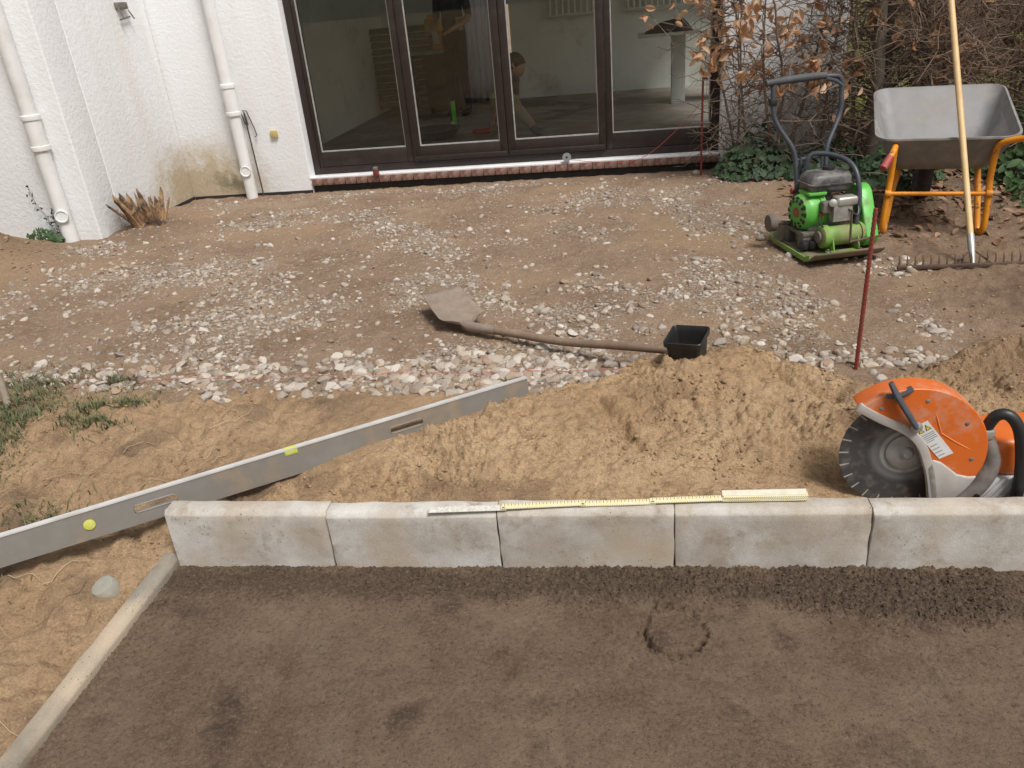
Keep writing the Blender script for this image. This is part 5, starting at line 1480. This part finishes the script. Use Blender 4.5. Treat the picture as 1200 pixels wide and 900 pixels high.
# trees beside the wall corner
def tree(x, y, r, h, lean, seed, label):
    rg = np.random.default_rng(seed)
    z0 = gz1(x, y) - .05
    t = thing('young_tree', (x, y, z0), label, 'tree', group='trees at the wall corner')
    P = [Vector((x + lean[0] * u * h + .02 * math.sin(u * 9 + seed), y + lean[1] * u * h, z0 + u * h)) for u in np.linspace(0, 1, 12)]
    MB().tube(P, [r * (1.25 if i == 0 else 1) * (1 - .45 * i / 11) for i in range(12)], 12, k=2).build('trunk', BARKG, t, world=True)
    tw, lv = Twigs(), Leaves()
    for k in range(30):
        u = rg.uniform(.15, .62) * 11; p = np.array(P[int(min(u, 10.9))]); a = rg.uniform(0, 6.28)
        B = wander(rg, p, (math.cos(a), math.sin(a), rg.uniform(.0, .9)), rg.uniform(.4, .9), 7, .2); tw.seg_path(B, .009, .002, 5)
        for w2 in range(4):
            C = wander(rg, B[int(rg.integers(2, 7))], rg.normal(size=3), rg.uniform(.2, .5), 4, .3); tw.seg_path(C, .003, .001, 3)
            if rg.uniform() < .12: lv.add(C[-1], .07, rg.normal(size=3), rg, curl=.5)
    tw.obj('crown', BARK, t, (x, y, z0))
    if lv.n: lv.obj('dry_leaves', DRYLEAF, t, (x, y, z0))
tree(1.775, 6.18, .050, 3.2, (-.015, .02), 1, 'grey-barked young tree with the thickest trunk at the wall corner')
tree(1.905, 6.30, .036, 3.0, (-.04, .03), 2, 'slim grey young tree growing close beside the thick trunk')
tree(2.03, 6.12, .030, 2.9, (.02, .04), 3, 'thin young tree trunk behind the wheelbarrow tray')
# tangled brush on the right
kk = 0
for (x, y, h, s_, lab) in ((2.25, 6.05, 1.3, .75, 'dense dry brown bramble brush directly behind the wheelbarrow tray'), (2.75, 6.2, 1.5, .85, 'dense dry brown brush behind the rake handle'), (3.15, 5.7, 1.4, .8, 'dry brown brush at the garden edge right of the wheelbarrow'),
                           (2.45, 6.9, 1.7, .9, 'tall dry brush standing behind the bramble brush'), (3.3, 6.9, 1.8, 1.0, 'tall dry brush in the rear row beyond the rake'), (4.0, 6.4, 1.7, .9, 'outermost dry brush at the garden edge'), (2.9, 8.0, 1.9, 1.0, 'tall dry brush at the back by the mossy lawn'), (4.1, 8.2, 2.1, 1.1, 'tall dry brush farthest back on the lawn edge')):
    kk += 1
    beech(x, y, h, 400 + kk, lab, nleaf=38, lo=.2, spread=s_, ntw=30, name='bramble_brush', bark=BRUSH, leafm=LITTER, cat='brush', group='dry brush along the garden edge', nst=5, lsize=.055)
# far brush screen
for k, (x, y) in enumerate(((3.6, 12.5), (5.0, 12.0), (6.5, 11.5), (8.2, 11.0), (5.8, 14.0), (8.5, 14))):
    beech(x, y, 2.8, 500 + k, 'large leafless bush on the far side of the mossy lawn', nleaf=60, lo=.2, spread=1.7, ntw=34, name='far_bush', bark=BRUSH, leafm=LITTER, cat='bush', group='leafless bushes beyond the lawn', nst=6, lsize=.10)
# ivy
def ivy(x, y, rx, ry, h, n, seed, label, mat=IVY, size=.055, name='ivy', cat='ivy', kind='ivy', wy=6.83):
    rg = np.random.default_rng(seed)
    z0 = gz1(x, y)
    t = thing(name, (x, y, z0), label, cat)
    lv, st = Leaves(), Twigs()
    for k in range(10):
        a = rg.uniform(0, 6.28)
        B = wander(rg, (x + rg.uniform(-.5, .5) * rx, y + rg.uniform(-.5, .5) * ry, z0), (math.cos(a), math.sin(a), 1.2), h * 1.1, 6, .3); B[:, 1] = np.minimum(B[:, 1], wy)
        st.seg_path(B, .005, .002, 4)
    st.obj('stems', BARK, t, (x, y, z0))
    for k in range(n):
        a = rg.uniform(0, 6.28); r = rg.uniform(0, 1) ** .5
        px, py = x + rx * r * math.cos(a), y + ry * r * math.sin(a)
        hh = h * (1 - r ** 2) * (.75 + .5 * float(gnoise(np.array([px * 4.]), np.array([py * 4.]), seed)[0]))
        gz = gz1(px, py)
        u = rg.uniform(0, 1) ** .6
        lv.add((px, min(py, wy), gz + .01 + max(hh, .03) * u), size * rg.uniform(.5, 1.2), (math.cos(a) * .6, math.sin(a) * .6 - .55, .75 + .4 * rg.normal()), rg, kind=kind, curl=.25)
    lv.obj('leaves', mat, t, (x, y, z0))
ivy(1.00, 6.42, .32, .28, .46, 640, 21, 'dark green ivy mound at the foot of the white wall', wy=6.8)
ivy(1.45, 6.30, .32, .30, .28, 420, 22, 'dark green ivy spreading behind the plate compactor')
ivy(1.86, 5.86, .30, .30, .30, 420, 23, 'low ivy patch under the wheelbarrow tray')
ivy(2.75, 5.75, .45, .35, .55, 520, 24, 'evergreen low shrub with broad leaves right of the wheelbarrow', SHRUBL, .075, 'evergreen_shrub', 'shrub', 'oval')
ivy(2.62, 5.2, .30, .30, .22, 240, 25, 'small evergreen seedling clump beside the wheelbarrow handle', SHRUBL, .06, 'evergreen_shrub', 'shrub', 'oval')
ivy(-4.33, 5.30, .16, .07, .10, 150, 26, 'small green weed growing beside the left downpipe', SHRUBL, .045, 'weed', 'weed', 'oval', wy=5.38)
# climbing runner on the left wall
rg = np.random.default_rng(5)
t = thing('wall_creeper', (-4.24, 5.37, .03), 'thin dark creeper climbing the white wall beside the left downpipe', 'creeper')
st, lv = Twigs(), Leaves()
for (a, b) in (((-4.30, 5.385, .03), (-4.42, 5.385, .44)), ((-4.27, 5.37, .03), (-4.28, 5.375, .26))):
    P = np.linspace(a, b, 8) + rg.normal(size=(8, 3)) * np.array([.008, .002, .004]); st.seg_path(P, .003, .0015, 4)
    for p in P[1:]:
        for q in range(3): lv.add(p + rg.normal(size=3) * .010 + np.array([0, -.01, 0]), .022, rg.normal(size=3) * .5 + np.array([0, -1, .2]), rg)
st.obj('stem', BARK, t, (-4.24, 5.37, .03)); lv.obj('leaves', IVY, t, (-4.24, 5.37, .03))
# leaf litter under the hedge
rg = np.random.default_rng(9); lv = Leaves()
for k in range(3400):
    x = rg.uniform(1.0, 4.2); y = 4.3 + 3.8 * rg.uniform() ** .8
    if rg.uniform() > float(sst(0.9, 1.6, x) * sst(4.2, 5.4, y)): continue
    if x < 1.72 and y > 6.8: continue
    lv.add((x, y, gz1(x, y) + .008 + .012 * rg.uniform()), .06 * rg.uniform(.6, 1.3), rg.normal(size=3) * .35 + np.array([0, 0, 1]), rg, curl=.4)
tag(lv.obj('leaf_litter', LITTER, None, (0, 0, 0)), 'brown fallen leaves scattered under the hedge and wheelbarrow', 'leaf litter', kind='stuff')
# grass patches and straws on the left sand
V, F, nn = [], [], 0
rg = np.random.default_rng(11)
for k in range(9000):
    c = ((-2.72, 2.52, .30, .34, 1.), (-2.12, 2.60, .15, .11, .5), (-2.55, 2.2, .2, .2, .35), (-2.35, 2.88, .22, .05, .4), (-1.95, 1.95, .14, .08, .12), (-2.0, 1.62, .12, .05, .25))[rg.choice(6, p=(.66, .12, .09, .08, .02, .03))]
    x, y = c[0] + rg.normal() * c[2] * .6, c[1] + rg.normal() * c[3] * .6
    if float(fbm(np.array([x]), np.array([y]), 6, 2, 120)[0]) < -.12: continue
    z = gz1(x, y); a = rg.uniform(0, 6.28); L = rg.uniform(.02, .05); w_ = .002
    d = np.array([math.cos(a), math.sin(a), 0]); sd2 = np.array([-d[1], d[0], 0]) * w_; ln = rg.uniform(.6, 1.9)
    p0 = np.array([x, y, z - .004]); p1 = p0 + np.array([0, 0, L * .6]) + d * L * .25 * ln; p2 = p0 + np.array([0, 0, L * .85]) + d * L * .75 * ln
    V += [p0 - sd2, p0 + sd2, p1 + sd2 * .8, p1 - sd2 * .8, p2 + sd2 * .15, p2 - sd2 * .15]; F += [(nn, nn + 1, nn + 2, nn + 3), (nn + 3, nn + 2, nn + 4, nn + 5)]; nn += 6
tag(put('grass', fastmesh('grass', np.array(V), np.array(F)), GRASSM, smooth=False), 'tufts of short grass on the sandy left edge', 'grass', kind='stuff')
tw = Twigs()
for k in range(75):
    x, y = rg.uniform(-2.7, -1.5), rg.uniform(1.05, 2.75)
    P = wander(rg, (x, y, 0), (rg.normal(), rg.normal() * .6, 0), rg.uniform(.03, .22), 6, .18); P[:, 2] = g_height(P[:, 0], P[:, 1]) + .006 + .010 * rg.uniform(0, 1, 7)
    tw.seg_path(P, .0014, .0007, 3)
tag(tw.obj('straw', STRAW, None, (0, 0, 0)), 'dry straws and roots strewn over the left sand', 'straw', kind='stuff')
# cut shrub stump by the wall
SPL = pm('splintered_wood', (0.40, 0.25, 0.125), (0.22, 0.13, 0.07), 20, 0.85, dirt=(0.08, 0.052, 0.035), dscale=14, dlo=.44, dhi=.58, bump=.5, bscale=80)
stp = thing('shrub_stump', (-3.74, 5.74, .02), 'splintered brown shrub stump with broken stems at the white wall', 'stump')
for k in range(28):
    a = rg.uniform(0, 6.28); r = rg.uniform(.02, .115); L = rg.uniform(.15, .31)
    b = Vector((r * math.cos(a), r * math.sin(a) * .7, -.04)); ln = Vector((math.cos(a) * r * .5 + rg.normal() * .02 - .02, math.sin(a) * r * 1.2 + rg.normal() * .04, 0))
    rr_ = rg.uniform(.014, .032)
    m = MB().tube([b, b + Vector((0, 0, L * .4)) + ln * .3, b + Vector((0, 0, L)) + ln, b + Vector((rg.normal() * .01, 0, L + rg.uniform(.02, .06))) + ln * 1.1], [rr_ * 1.4, rr_ * rg.uniform(.8, 1.2), rr_ * rg.uniform(.5, 1.0), rr_ * .12], 5, squash=rg.uniform(.5, 1))
    m.build('broken_stem', SPL, stp, ang=25)
MB().lathe([(.15, -.05), (.13, .0), (.09, .04), (.03, .05)], 11).build('root_crown', SPL, stp, ang=25)
# wooden stakes at the left edge
WST = pm('weathered_stake', (0.30, 0.25, 0.19), (0.20, 0.16, 0.12), 12, .85, dirt=(.12, .09, .06), dscale=6, dlo=.5, dhi=.7)
o = MB().tube([(-2.58, 2.60, -.15), (-2.66, 2.70, .14)], [.016, .016], 10).build('stake', WST)
tag(o, 'round grey wooden stake with pale cut top leaning in the grass', 'stake')
MB().tube([(-2.6605, 2.7006, .1405), (-2.6613, 2.7016, .1434)], [.0158, .015], 10).build('cut_face', pm('pale_cut_wood', (.62, .52, .40), rough=.7), o)
o = MB().tube([(-2.60, 2.46, -.15), (-2.67, 2.52, .07)], [.014, .013], 8).build('stake', WST); tag(o, 'short brown wooden stake leaning in the grass below the round stake', 'stake')
# metal hook bar against the wall
HK = pm('rusty_hook_steel', (.05, .035, .03), (.09, .055, .04), 30, .7, .3)
tag(MB().tube([(-3.315, 6.825, .69), (-3.30, 6.825, .60), (-3.275, 6.825, .59), (-3.285, 6.825, .695), (-3.30, 6.825, .715), (-3.265, 6.825, .71), (-3.225, 6.825, .56), (-3.215, 6.825, .50), (-3.235, 6.825, .49)], .0045, 6).tube([(-3.290, 6.826, .70), (-3.262, 6.80, -.02)], .006, 6).build('hook_bar', HK), 'thin dark bent steel bar leaning on the white wall by the downpipe', 'steel bar')
# plastic-glass jar half sunk in the sand
jg, n_, l_, p_ = mk('cloudy_jar'); p_.inputs['Base Color'].default_value = (.72, .72, .62, 1); p_.inputs['Roughness'].default_value = .08; p_.inputs['Transmission Weight'].default_value = .65; p_.inputs['IOR'].default_value = 1.4
jz = float(g_height(np.array([-1.545]), np.array([1.64]))[0])
jar = thing('jar', (-1.545, 1.64, jz), 'small cloudy clear jar half sunk in the sand beside the edging slab', 'jar')
MB().lathe([(.036, -.03), (.038, -.01), (.038, .016), (.033, .027), (.020, .031), (.006, .029)], 20, at_dir((0, 0, 0), (-.2, -.3, 1))).build('jar_glass', jg, jar)
MB().lathe([(.0285, -.03), (.0285, -.004), (.01, .002)], 16, at_dir((0, 0, 0), (-.2, -.3, 1))).build('jar_sand', EARTH, jar)

# ================================================================== INSIDE THE ROOM
def pbox(nm, a, b, mat, label, cat, bev=.004):
    o = MB().span(a, b).build(nm, mat, bevel=bev); return tag(o, label, cat)
WHT = pm('white_paint', (.62, .63, .60), (.54, .55, .52), 4, .5)
FZ = .12
# radiators on the back wall
def radiator(x0, x1, z0, z1, label):
    t = thing('radiator', ((x0 + x1) / 2, 11.66, z0), label, 'radiator', group='white radiators on the back wall')
    n = int((x1 - x0) / .075)
    for k in range(n):
        x = x0 + (k + .5) * (x1 - x0) / n
        MB().tube([(x, 11.66, z0 + .02), (x, 11.66, z1 - .02)], .020, 8).build('column', WHT, t, world=True)
    for z in (z0 + .02, z1 - .02):
        MB().tube([(x0, 11.66, z), (x1, 11.66, z)], .022, 8).build('header', WHT, t, world=True)
    for x in (x0 + .1, x1 - .1):
        MB().span((x - .01, 11.66, z0 + .3), (x + .01, 11.76, z0 + .33)).build('wall_bracket', WHT, t, world=True)
radiator(-1.02, -.28, 1.12, 1.75, 'white column radiator hanging at the middle of the back wall')
radiator(.02, 1.25, 1.12, 1.75, 'white column radiator hanging above the table')
tb = thing('table', (.62, 10.0, FZ), 'pale table with a single square leg standing in the room', 'table')
MB().span((.16, 9.75, .875), (1.4, 10.3, .905)).build('table_top', WHT, tb, bevel=.004, world=True)
MB().span((.54, 9.98, FZ), (.70, 10.10, .876)).build('table_leg', WHT, tb, bevel=.004, world=True)
MB().span((1.30, 9.80, FZ), (1.36, 10.25, .876)).build('table_leg', WHT, tb, bevel=.004, world=True)
BLK = pm('black_cloth', (.010, .010, .011), (.02, .02, .02), 9, .9)
m = MB(); rings = []
for u in np.linspace(0, 1, 11):
    w_ = .02 + .13 * math.sin(math.pi * min(1, .08 + u * .9)) ** .5; hh = .02 + .11 * (sst(0, .45, u) * sst(1.02, .8, u)) + .01 * math.sin(u * 11)
    rings.append([(.24 + .54 * u, 9.98 + w_ * math.cos(a), .905 + max(0, hh * math.sin(a)) * 1.0) for a in np.linspace(0, math.pi, 9)])
bag = m.loft(rings).build('holdall', BLK); tag(bag, 'black cloth holdall lying on the pale table', 'bag')
# curtain
CUR = leafmat('white_sheet', (.78, .78, .82), (.78, .78, .82), .6)
t = thing('curtain', (-1.85, 11.66, FZ), 'pale hanging sheet behind the standing person', 'curtain')
vs, fs = [], []
for i in range(41):
    x = -2.22 + .62 * i / 40
    for j in range(2):
        vs.append((x, 11.66 + .035 * math.sin(i * 1.15) + .02 * math.sin(i * .37), (FZ + .01) if j == 0 else 2.3))
fs = [(2 * i, 2 * i + 2, 2 * i + 3, 2 * i + 1) for i in range(40)]
m = MB(); m.add(vs, fs); c_ = m.build('sheet', CUR, t, ang=80, world=True); md = c_.modifiers.new('thick', 'SOLIDIFY'); md.thickness = .004
MB().tube([(-2.3, 11.66, 2.31), (-1.5, 11.66, 2.31)], .012, 8).build('rail', BLKP, t, world=True)
# slatted board stack on the left
t = thing('slatted_shutter', (-3.05, 11.1, FZ), 'dark slatted panel standing against the back wall', 'slatted panel')
SLT = pm('slat_grey', (.16, .17, .15), (.12, .125, .11), 6, .7)
for k in range(12):
    MB().box((0, 0, 0), (.95, .02, .075)).build('slat', SLT, t, bevel=.003).matrix_local = Matrix.Translation((.05, .0, .10 + k * .085)) @ Matrix.Rotation(R(-30), 4, 'X')
for s_ in (-.42, .52): MB().span((s_ - .02, .02, 0), (s_ + .02, .05, 1.15)).build('post', SLT, t)
# dark cabinet + orange items
t = thing('workbench', (-2.35, 10.95, FZ), 'dark workbench against the wall behind the standing person', 'workbench')
MB().span((-2.85, 10.75, .84), (-2.08, 11.2, .88)).build('bench_top', pm('bench_grey', (.30, .32, .30), rough=.6), t, bevel=.004, world=True)
MB().span((-2.6, 10.8, FZ), (-2.14, 11.15, .84)).build('drawer_body', pm('dark_cabinet', (.02, .022, .025), (.03, .03, .03), 5, .6), t, bevel=.006, world=True)
MB().span((-2.84, 10.8, FZ), (-2.80, 11.15, .84)).build('bench_leg', SLT, t, world=True)
OT = pm('orange_plastic', (.70, .20, .02), (.62, .25, .02), 6, .4); YT = pm('yellow_plastic', (.62, .42, .06), rough=.4)
t = thing('power_tool', (-2.36, 10.95, .88), 'orange and yellow power tool standing on the workbench', 'power tool')
MB().box((.0, 0, .03), (.22, .12, .06)).build('tool_base', OT, t, bevel=.01)
MB().tube([(.04, 0, .05), (.03, 0, .16), (-.02, 0, .24)], [.045, .04, .035], 10, k=3).build('tool_grip', OT, t)
MB().box((-.08, 0, .30), (.22, .12, .16)).build('tool_head', YT, t, bevel=.03, seg=3)
MB().lathe([(.06, 0), (.06, .05), (.03, .06)], 12, at_dir((-.10, 0, .37), (0, 0, 1))).build('tool_cap', OT, t)
# spirit level, tub, red tool on the floor
t = thing('spirit_level', (-1.99, 9.42, FZ), 'short bright green spirit level standing upright on the room floor', 'spirit level')
GLV = pm('lime_plastic', (.10, .75, .03), rough=.4)
MB().box((.015, 0, .135), (.045, .025, .27)).build('level_body', GLV, t, bevel=.004); MB().box((-.022, 0, .16), (.03, .028, .20)).build('level_face', BLKP, t, bevel=.003); MB().box((-.01, -.014, .03), (.03, .006, .03)).build('vial', WHT, t, bevel=.002)
t = thing('mortar_tub', (-2.02, 8.55, FZ), 'low round black mortar tub on the room floor', 'tub')
MB().lathe([(.20, 0), (.27, .09), (.285, .09), (.285, .10), (.26, .10), (.19, .012)], 32).build('tub_shell', pm('dark_grey_tub', (.045, .045, .045), (.09, .085, .08), 9, .5), t)
t = thing('grinder', (-1.50, 8.50, FZ), 'small red power grinder lying on the room floor', 'grinder')
RT = pm('red_tool', (.42, .04, .03), (.3, .03, .03), 10, .45)
MB().tube([(-.10, .05, .04), (.0, 0, .045), (.10, -.03, .05)], [.022, .032, .028], 12, k=3).build('grinder_body', RT, t); MB().lathe([(.01, 0), (.055, .002), (.055, .006), (.01, .008)], 20, at_dir((.13, -.04, .02), (.1, 0, 1))).build('grinder_disc', DUST, t); MB().tube([(.09, -.03, .05), (.10, .0, .12)], .014, 8).build('side_handle', RT, t)

# ---- people
SKIN = pm('skin', (.46, .27, .19), (.40, .23, .16), 10, .55)
def person(name, loc, rz, J, rad, chains, mats, label, headp, headdir, hair, seed=0):
    """J: joint -> point; chains: list of joint-name lists; every face takes the cloth of its nearest bone"""
    t = thing(name, loc, label, 'person', rz=rz)
    names = list(J); idx = {k: i for i, k in enumerate(names)}
    edges = [(idx[c[i]], idx[c[i + 1]]) for c in chains for i in range(len(c) - 1)]
    me = bpy.data.meshes.new('body'); me.from_pydata([J[k] for k in names], edges, [])
    o = bpy.data.objects.new('body', me); COL.objects.link(o)
    sk = o.modifiers.new('skin', 'SKIN'); sk.use_smooth_shade = True
    ss = o.modifiers.new('sub', 'SUBSURF'); ss.levels = 2; ss.render_levels = 2
    for i, k in enumerate(names):
        r = rad[k]; me.skin_vertices[0].data[i].radius = r if isinstance(r, tuple) else (r, r)
        me.skin_vertices[0].data[i].use_root = (k == 'pelvis')
    dg = bpy.context.evaluated_depsgraph_get()
    ev = bpy.data.meshes.new_from_object(o.evaluated_get(dg))
    bpy.data.objects.remove(o)
    # shaped head joined into the same mesh
    bm = bmesh.new(); bm.from_mesh(ev)
    hd_ = bmesh.new(); bmesh.ops.create_uvsphere(hd_, u_segments=20, v_segments=16, radius=1)
    H = Vector(headp); fw = Vector(headdir).normalized(); sx2 = fw.cross(Vector((0, 0, 1))).normalized(); up_ = sx2.cross(fw)
    Mh = Matrix((sx2, fw, up_)).transposed().to_4x4(); Mh.translation = H
    for v in hd_.verts:
        q = v.co
        x, y, z = q.x * .076, q.y * .098, q.z * .118
        if z < 0: x *= 1 + .35 * z / .118; y *= 1 + .12 * z / .118
        if q.y > .2:                                     # face: brow, sockets, nose, mouth, chin
            y += .020 * math.exp(-((x / .014) ** 2) - ((z + .020) / .024) ** 2)
            y -= .010 * math.exp(-(((abs(x) - .030) / .014) ** 2) - ((z - .008) / .012) ** 2)
            y += .006 * math.exp(-((x / .03) ** 2) - ((z + .062) / .008) ** 2) + .006 * math.exp(-((x / .03) ** 2) - ((z + .10) / .015) ** 2)
        v.co = Mh @ Vector((x, y, z))
    tmp = bpy.data.meshes.new('h'); hd_.to_mesh(tmp); hd_.free(); bm.from_mesh(tmp)
    for s_ in (-1, 1):                                   # ears
        er = bmesh.new(); bmesh.ops.create_uvsphere(er, u_segments=8, v_segments=8, radius=1)
        for v in er.verts: v.co = Mh @ Vector((s_ * .076 + v.co.x * .010, -.008 + v.co.y * .018, v.co.z * .030))
        t2 = bpy.data.meshes.new('e'); er.to_mesh(t2); er.free(); bm.from_mesh(t2)
    bm.to_mesh(ev); bm.free()
    keys = list(dict.fromkeys(mats.values()))
    for k in keys: ev.materials.append(k)
    si = keys.index(SKIN)
    bones = [(np.array(J[c[i]]), np.array(J[c[i + 1]]), keys.index(mats[c[i + 1]])) for c in chains for i in range(len(c) - 1)]
    for f in ev.polygons:
        p = np.array(f.center); best, bi = 9, 0
        for a, b, k in bones:
            tt = np.clip((p - a) @ (b - a) / ((b - a) @ (b - a) + 1e-9), 0, 1); d = np.linalg.norm(p - a - tt * (b - a))
            if d < best: best, bi = d, k
        f.material_index = si if (p - np.array(H)) @ (p - np.array(H)) < .125 ** 2 else bi
    ob = put('body', ev, None, t, smooth=True, ang=180)
    hb = bmesh.new(); bmesh.ops.create_uvsphere(hb, u_segments=20, v_segments=14, radius=1)
    dele = []
    for v in hb.verts:
        q = v.co.copy()
        if q.z < -.35 or (q.y > .55 and q.z < .45): dele.append(v)
        v.co = Mh @ Vector((q.x * .083, q.y * .104 - .004, q.z * .126 + .004))
    bmesh.ops.delete(hb, geom=dele, context='VERTS')
    hm = bpy.data.meshes.new('hair'); hb.to_mesh(hm); hb.free()
    put('hair', hm, hair, t, ang=80)
    eyem = pm('eye_dark', (.03, .025, .02), rough=.2)
    for s_ in (-1, 1):
        MB().lathe([(.0005, 0), (.007, .003), (.008, .006), (.005, .010), (.0005, .012)], 10, Mh @ at_dir((s_ * .030, .078, .008), (0, 1, 0))).build('eye', eyem, t)
    return t


def hand(J, rad, chains, mats, wrist, d, up_, s, pre, curl=.4):
    d = Vector(d).normalized(); up_ = Vector(up_).normalized(); sdv = d.cross(up_).normalized() * s
    w_ = Vector(wrist); palm = w_ + d * .055
    J[pre + 'palm'] = tuple(palm); rad[pre + 'palm'] = (.030, .016); mats[pre + 'palm'] = SKIN
    chains.append([pre + 'wrist', pre + 'palm'])
    for k, (off, L) in enumerate(((-.027, .060), (-.009, .068), (.009, .064), (.026, .052))):
        a = w_ + d * .085 + sdv * off; b = a + d * L * .5 - up_ * L * .2 * curl; c = b + d * L * .45 * (1 - curl) - up_ * L * .55 * curl
        for q, p in enumerate((a, b, c)):
            J[f'{pre}f{k}{q}'] = tuple(p); rad[f'{pre}f{k}{q}'] = .0092 - .001 * q; mats[f'{pre}f{k}{q}'] = SKIN
        chains.append([pre + 'palm'] + [f'{pre}f{k}{q}' for q in range(3)])
    a = w_ + d * .035 - sdv * .034; b = a + d * .035 - sdv * .020; c = b + d * .028 - up_ * .008
    for q, p in enumerate((a, b, c)):
        J[f'{pre}t{q}'] = tuple(p); rad[f'{pre}t{q}'] = .0105 - .001 * q; mats[f'{pre}t{q}'] = SKIN
    chains.append([pre + 'palm'] + [f'{pre}t{q}' for q in range(3)])


NAVY = pm('dark_work_trousers', (.010, .012, .022), (.016, .018, .03), 7, .85); GREYS = pm('grey_shirt', (.075, .08, .075), (.055, .06, .055), 8, .9)
BEIGE = pm('beige_work_trousers', (.42, .33, .21), (.35, .27, .17), 8, .9); SHOE = pm('grey_shoe', (.20, .21, .21), (.12, .12, .12), 9, .7); BOOT = pm('black_boot', (.012, .012, .012), rough=.6)
DHAIR = pm('dark_hair', (.022, .016, .012), (.035, .025, .018), 60, .6)
# standing person, turned side-on, forearm held forward
J = {'pelvis': (0, 0, .95), 'waist': (0, 0, 1.08), 'chest': (.0, -.01, 1.30), 'neckb': (0, 0, 1.47), 'neck': (0, -.01, 1.54), 'skull': (0, -.02, 1.60)}
rad = {'pelvis': (.155, .115), 'waist': (.145, .105), 'chest': (.165, .115), 'neckb': (.085, .07), 'neck': .052, 'skull': .055}
mats = {'pelvis': NAVY, 'waist': GREYS, 'chest': GREYS, 'neckb': GREYS, 'neck': SKIN, 'skull': SKIN}
ch_ = [['pelvis', 'waist', 'chest', 'neckb', 'neck', 'skull']]
for s_, pre in ((-1, 'l'), (1, 'r')):
    for k, p, r, mt in (('hip', (s_ * .09, 0, .88), .088, NAVY), ('knee', (s_ * .10, -.02, .49), .060, NAVY), ('ankle', (s_ * .10, .02, .09), .045, NAVY), ('heel', (s_ * .10, .02, .045), .042, BOOT), ('toe', (s_ * .11, -.15, .032), .034, BOOT)):
        J[pre + k], rad[pre + k], mats[pre + k] = p, r, mt
    ch_.append(['pelvis', pre + 'hip', pre + 'knee', pre + 'ankle', pre + 'heel', pre + 'toe'])
    for k, p, r, mt in (('sh', (s_ * .19, 0, 1.41), .062, GREYS), ('elbow', (s_ * .25, .0, 1.13), .045, GREYS), ('fore', (s_ * .22, -.13, 1.06), .040, SKIN), ('wrist', (s_ * .16, -.25, 1.01), .028, SKIN)):
        J[pre + k], rad[pre + k], mats[pre + k] = p, r, mt
    ch_.append(['neckb', pre + 'sh', pre + 'elbow', pre + 'fore', pre + 'wrist'])
    hand(J, rad, ch_, mats, J[pre + 'wrist'], (-s_ * .3, -1, -.3), (0, -.2, 1), s_, pre)
person('person', (-2.06, 10.35, FZ), R(-25), J, rad, ch_, mats, 'person in grey shirt and dark work trousers standing by the hanging sheet', (0, -.03, 1.655), (0, -1, -.35), DHAIR)
# crouching person in beige trousers, one leg stretched to the side, leaning forward
J = {'pelvis': (0, .0, .33), 'waist': (0, .015, .42), 'chest': (0, .02, .52), 'neckb': (0, .03, .60), 'neck': (0, .05, .625), 'skull': (0, .07, .64)}
rad = {'pelvis': (.14, .11), 'waist': (.13, .095), 'chest': (.15, .10), 'neckb': (.08, .065), 'neck': .05, 'skull': .052}
mats = {'pelvis': BEIGE, 'waist': GREYS, 'chest': GREYS, 'neckb': GREYS, 'neck': SKIN, 'skull': SKIN}
ch_ = [['pelvis', 'waist', 'chest', 'neckb', 'neck', 'skull']]
legs = {'l': ((-.09, .0, .30), (-.12, -.20, .40), (-.11, -.14, .09), (-.11, -.12, .05), (-.12, -.28, .035)), 'r': ((.09, .03, .30), (.14, .12, .22), (.20, .24, .09), (.21, .26, .05), (.30, .34, .035))}
for s_, pre in ((-1, 'l'), (1, 'r')):
    for k, p, r, mt in zip(('hip', 'knee', 'ankle', 'heel', 'toe'), legs[pre], (.084, .062, .046, .042, .034), (BEIGE, BEIGE, BEIGE, SHOE, SHOE)):
        J[pre + k], rad[pre + k], mats[pre + k] = p, r, mt
    ch_.append(['pelvis', pre + 'hip', pre + 'knee', pre + 'ankle', pre + 'heel', pre + 'toe'])
    for k, p, r, mt in (('sh', (s_ * .17, .02, .56), .056, GREYS), ('elbow', (s_ * .20, -.06, .36), .042, GREYS), ('fore', (s_ * .15, -.12, .26), .036, SKIN), ('wrist', (s_ * .10, -.17, .17), .027, SKIN)):
        J[pre + k], rad[pre + k], mats[pre + k] = p, r, mt
    ch_.append(['neckb', pre + 'sh', pre + 'elbow', pre + 'fore', pre + 'wrist'])
    hand(J, rad, ch_, mats, J[pre + 'wrist'], (-s_ * .2, -.5, -1), (0, -1, .5), s_, pre)
person('person', (-1.175, 8.50, FZ), R(-90), J, rad, ch_, mats, 'person in beige trousers crouching on the room floor behind the door post', (-.01, .085, .665), (-.35, -1, -.45), DHAIR)
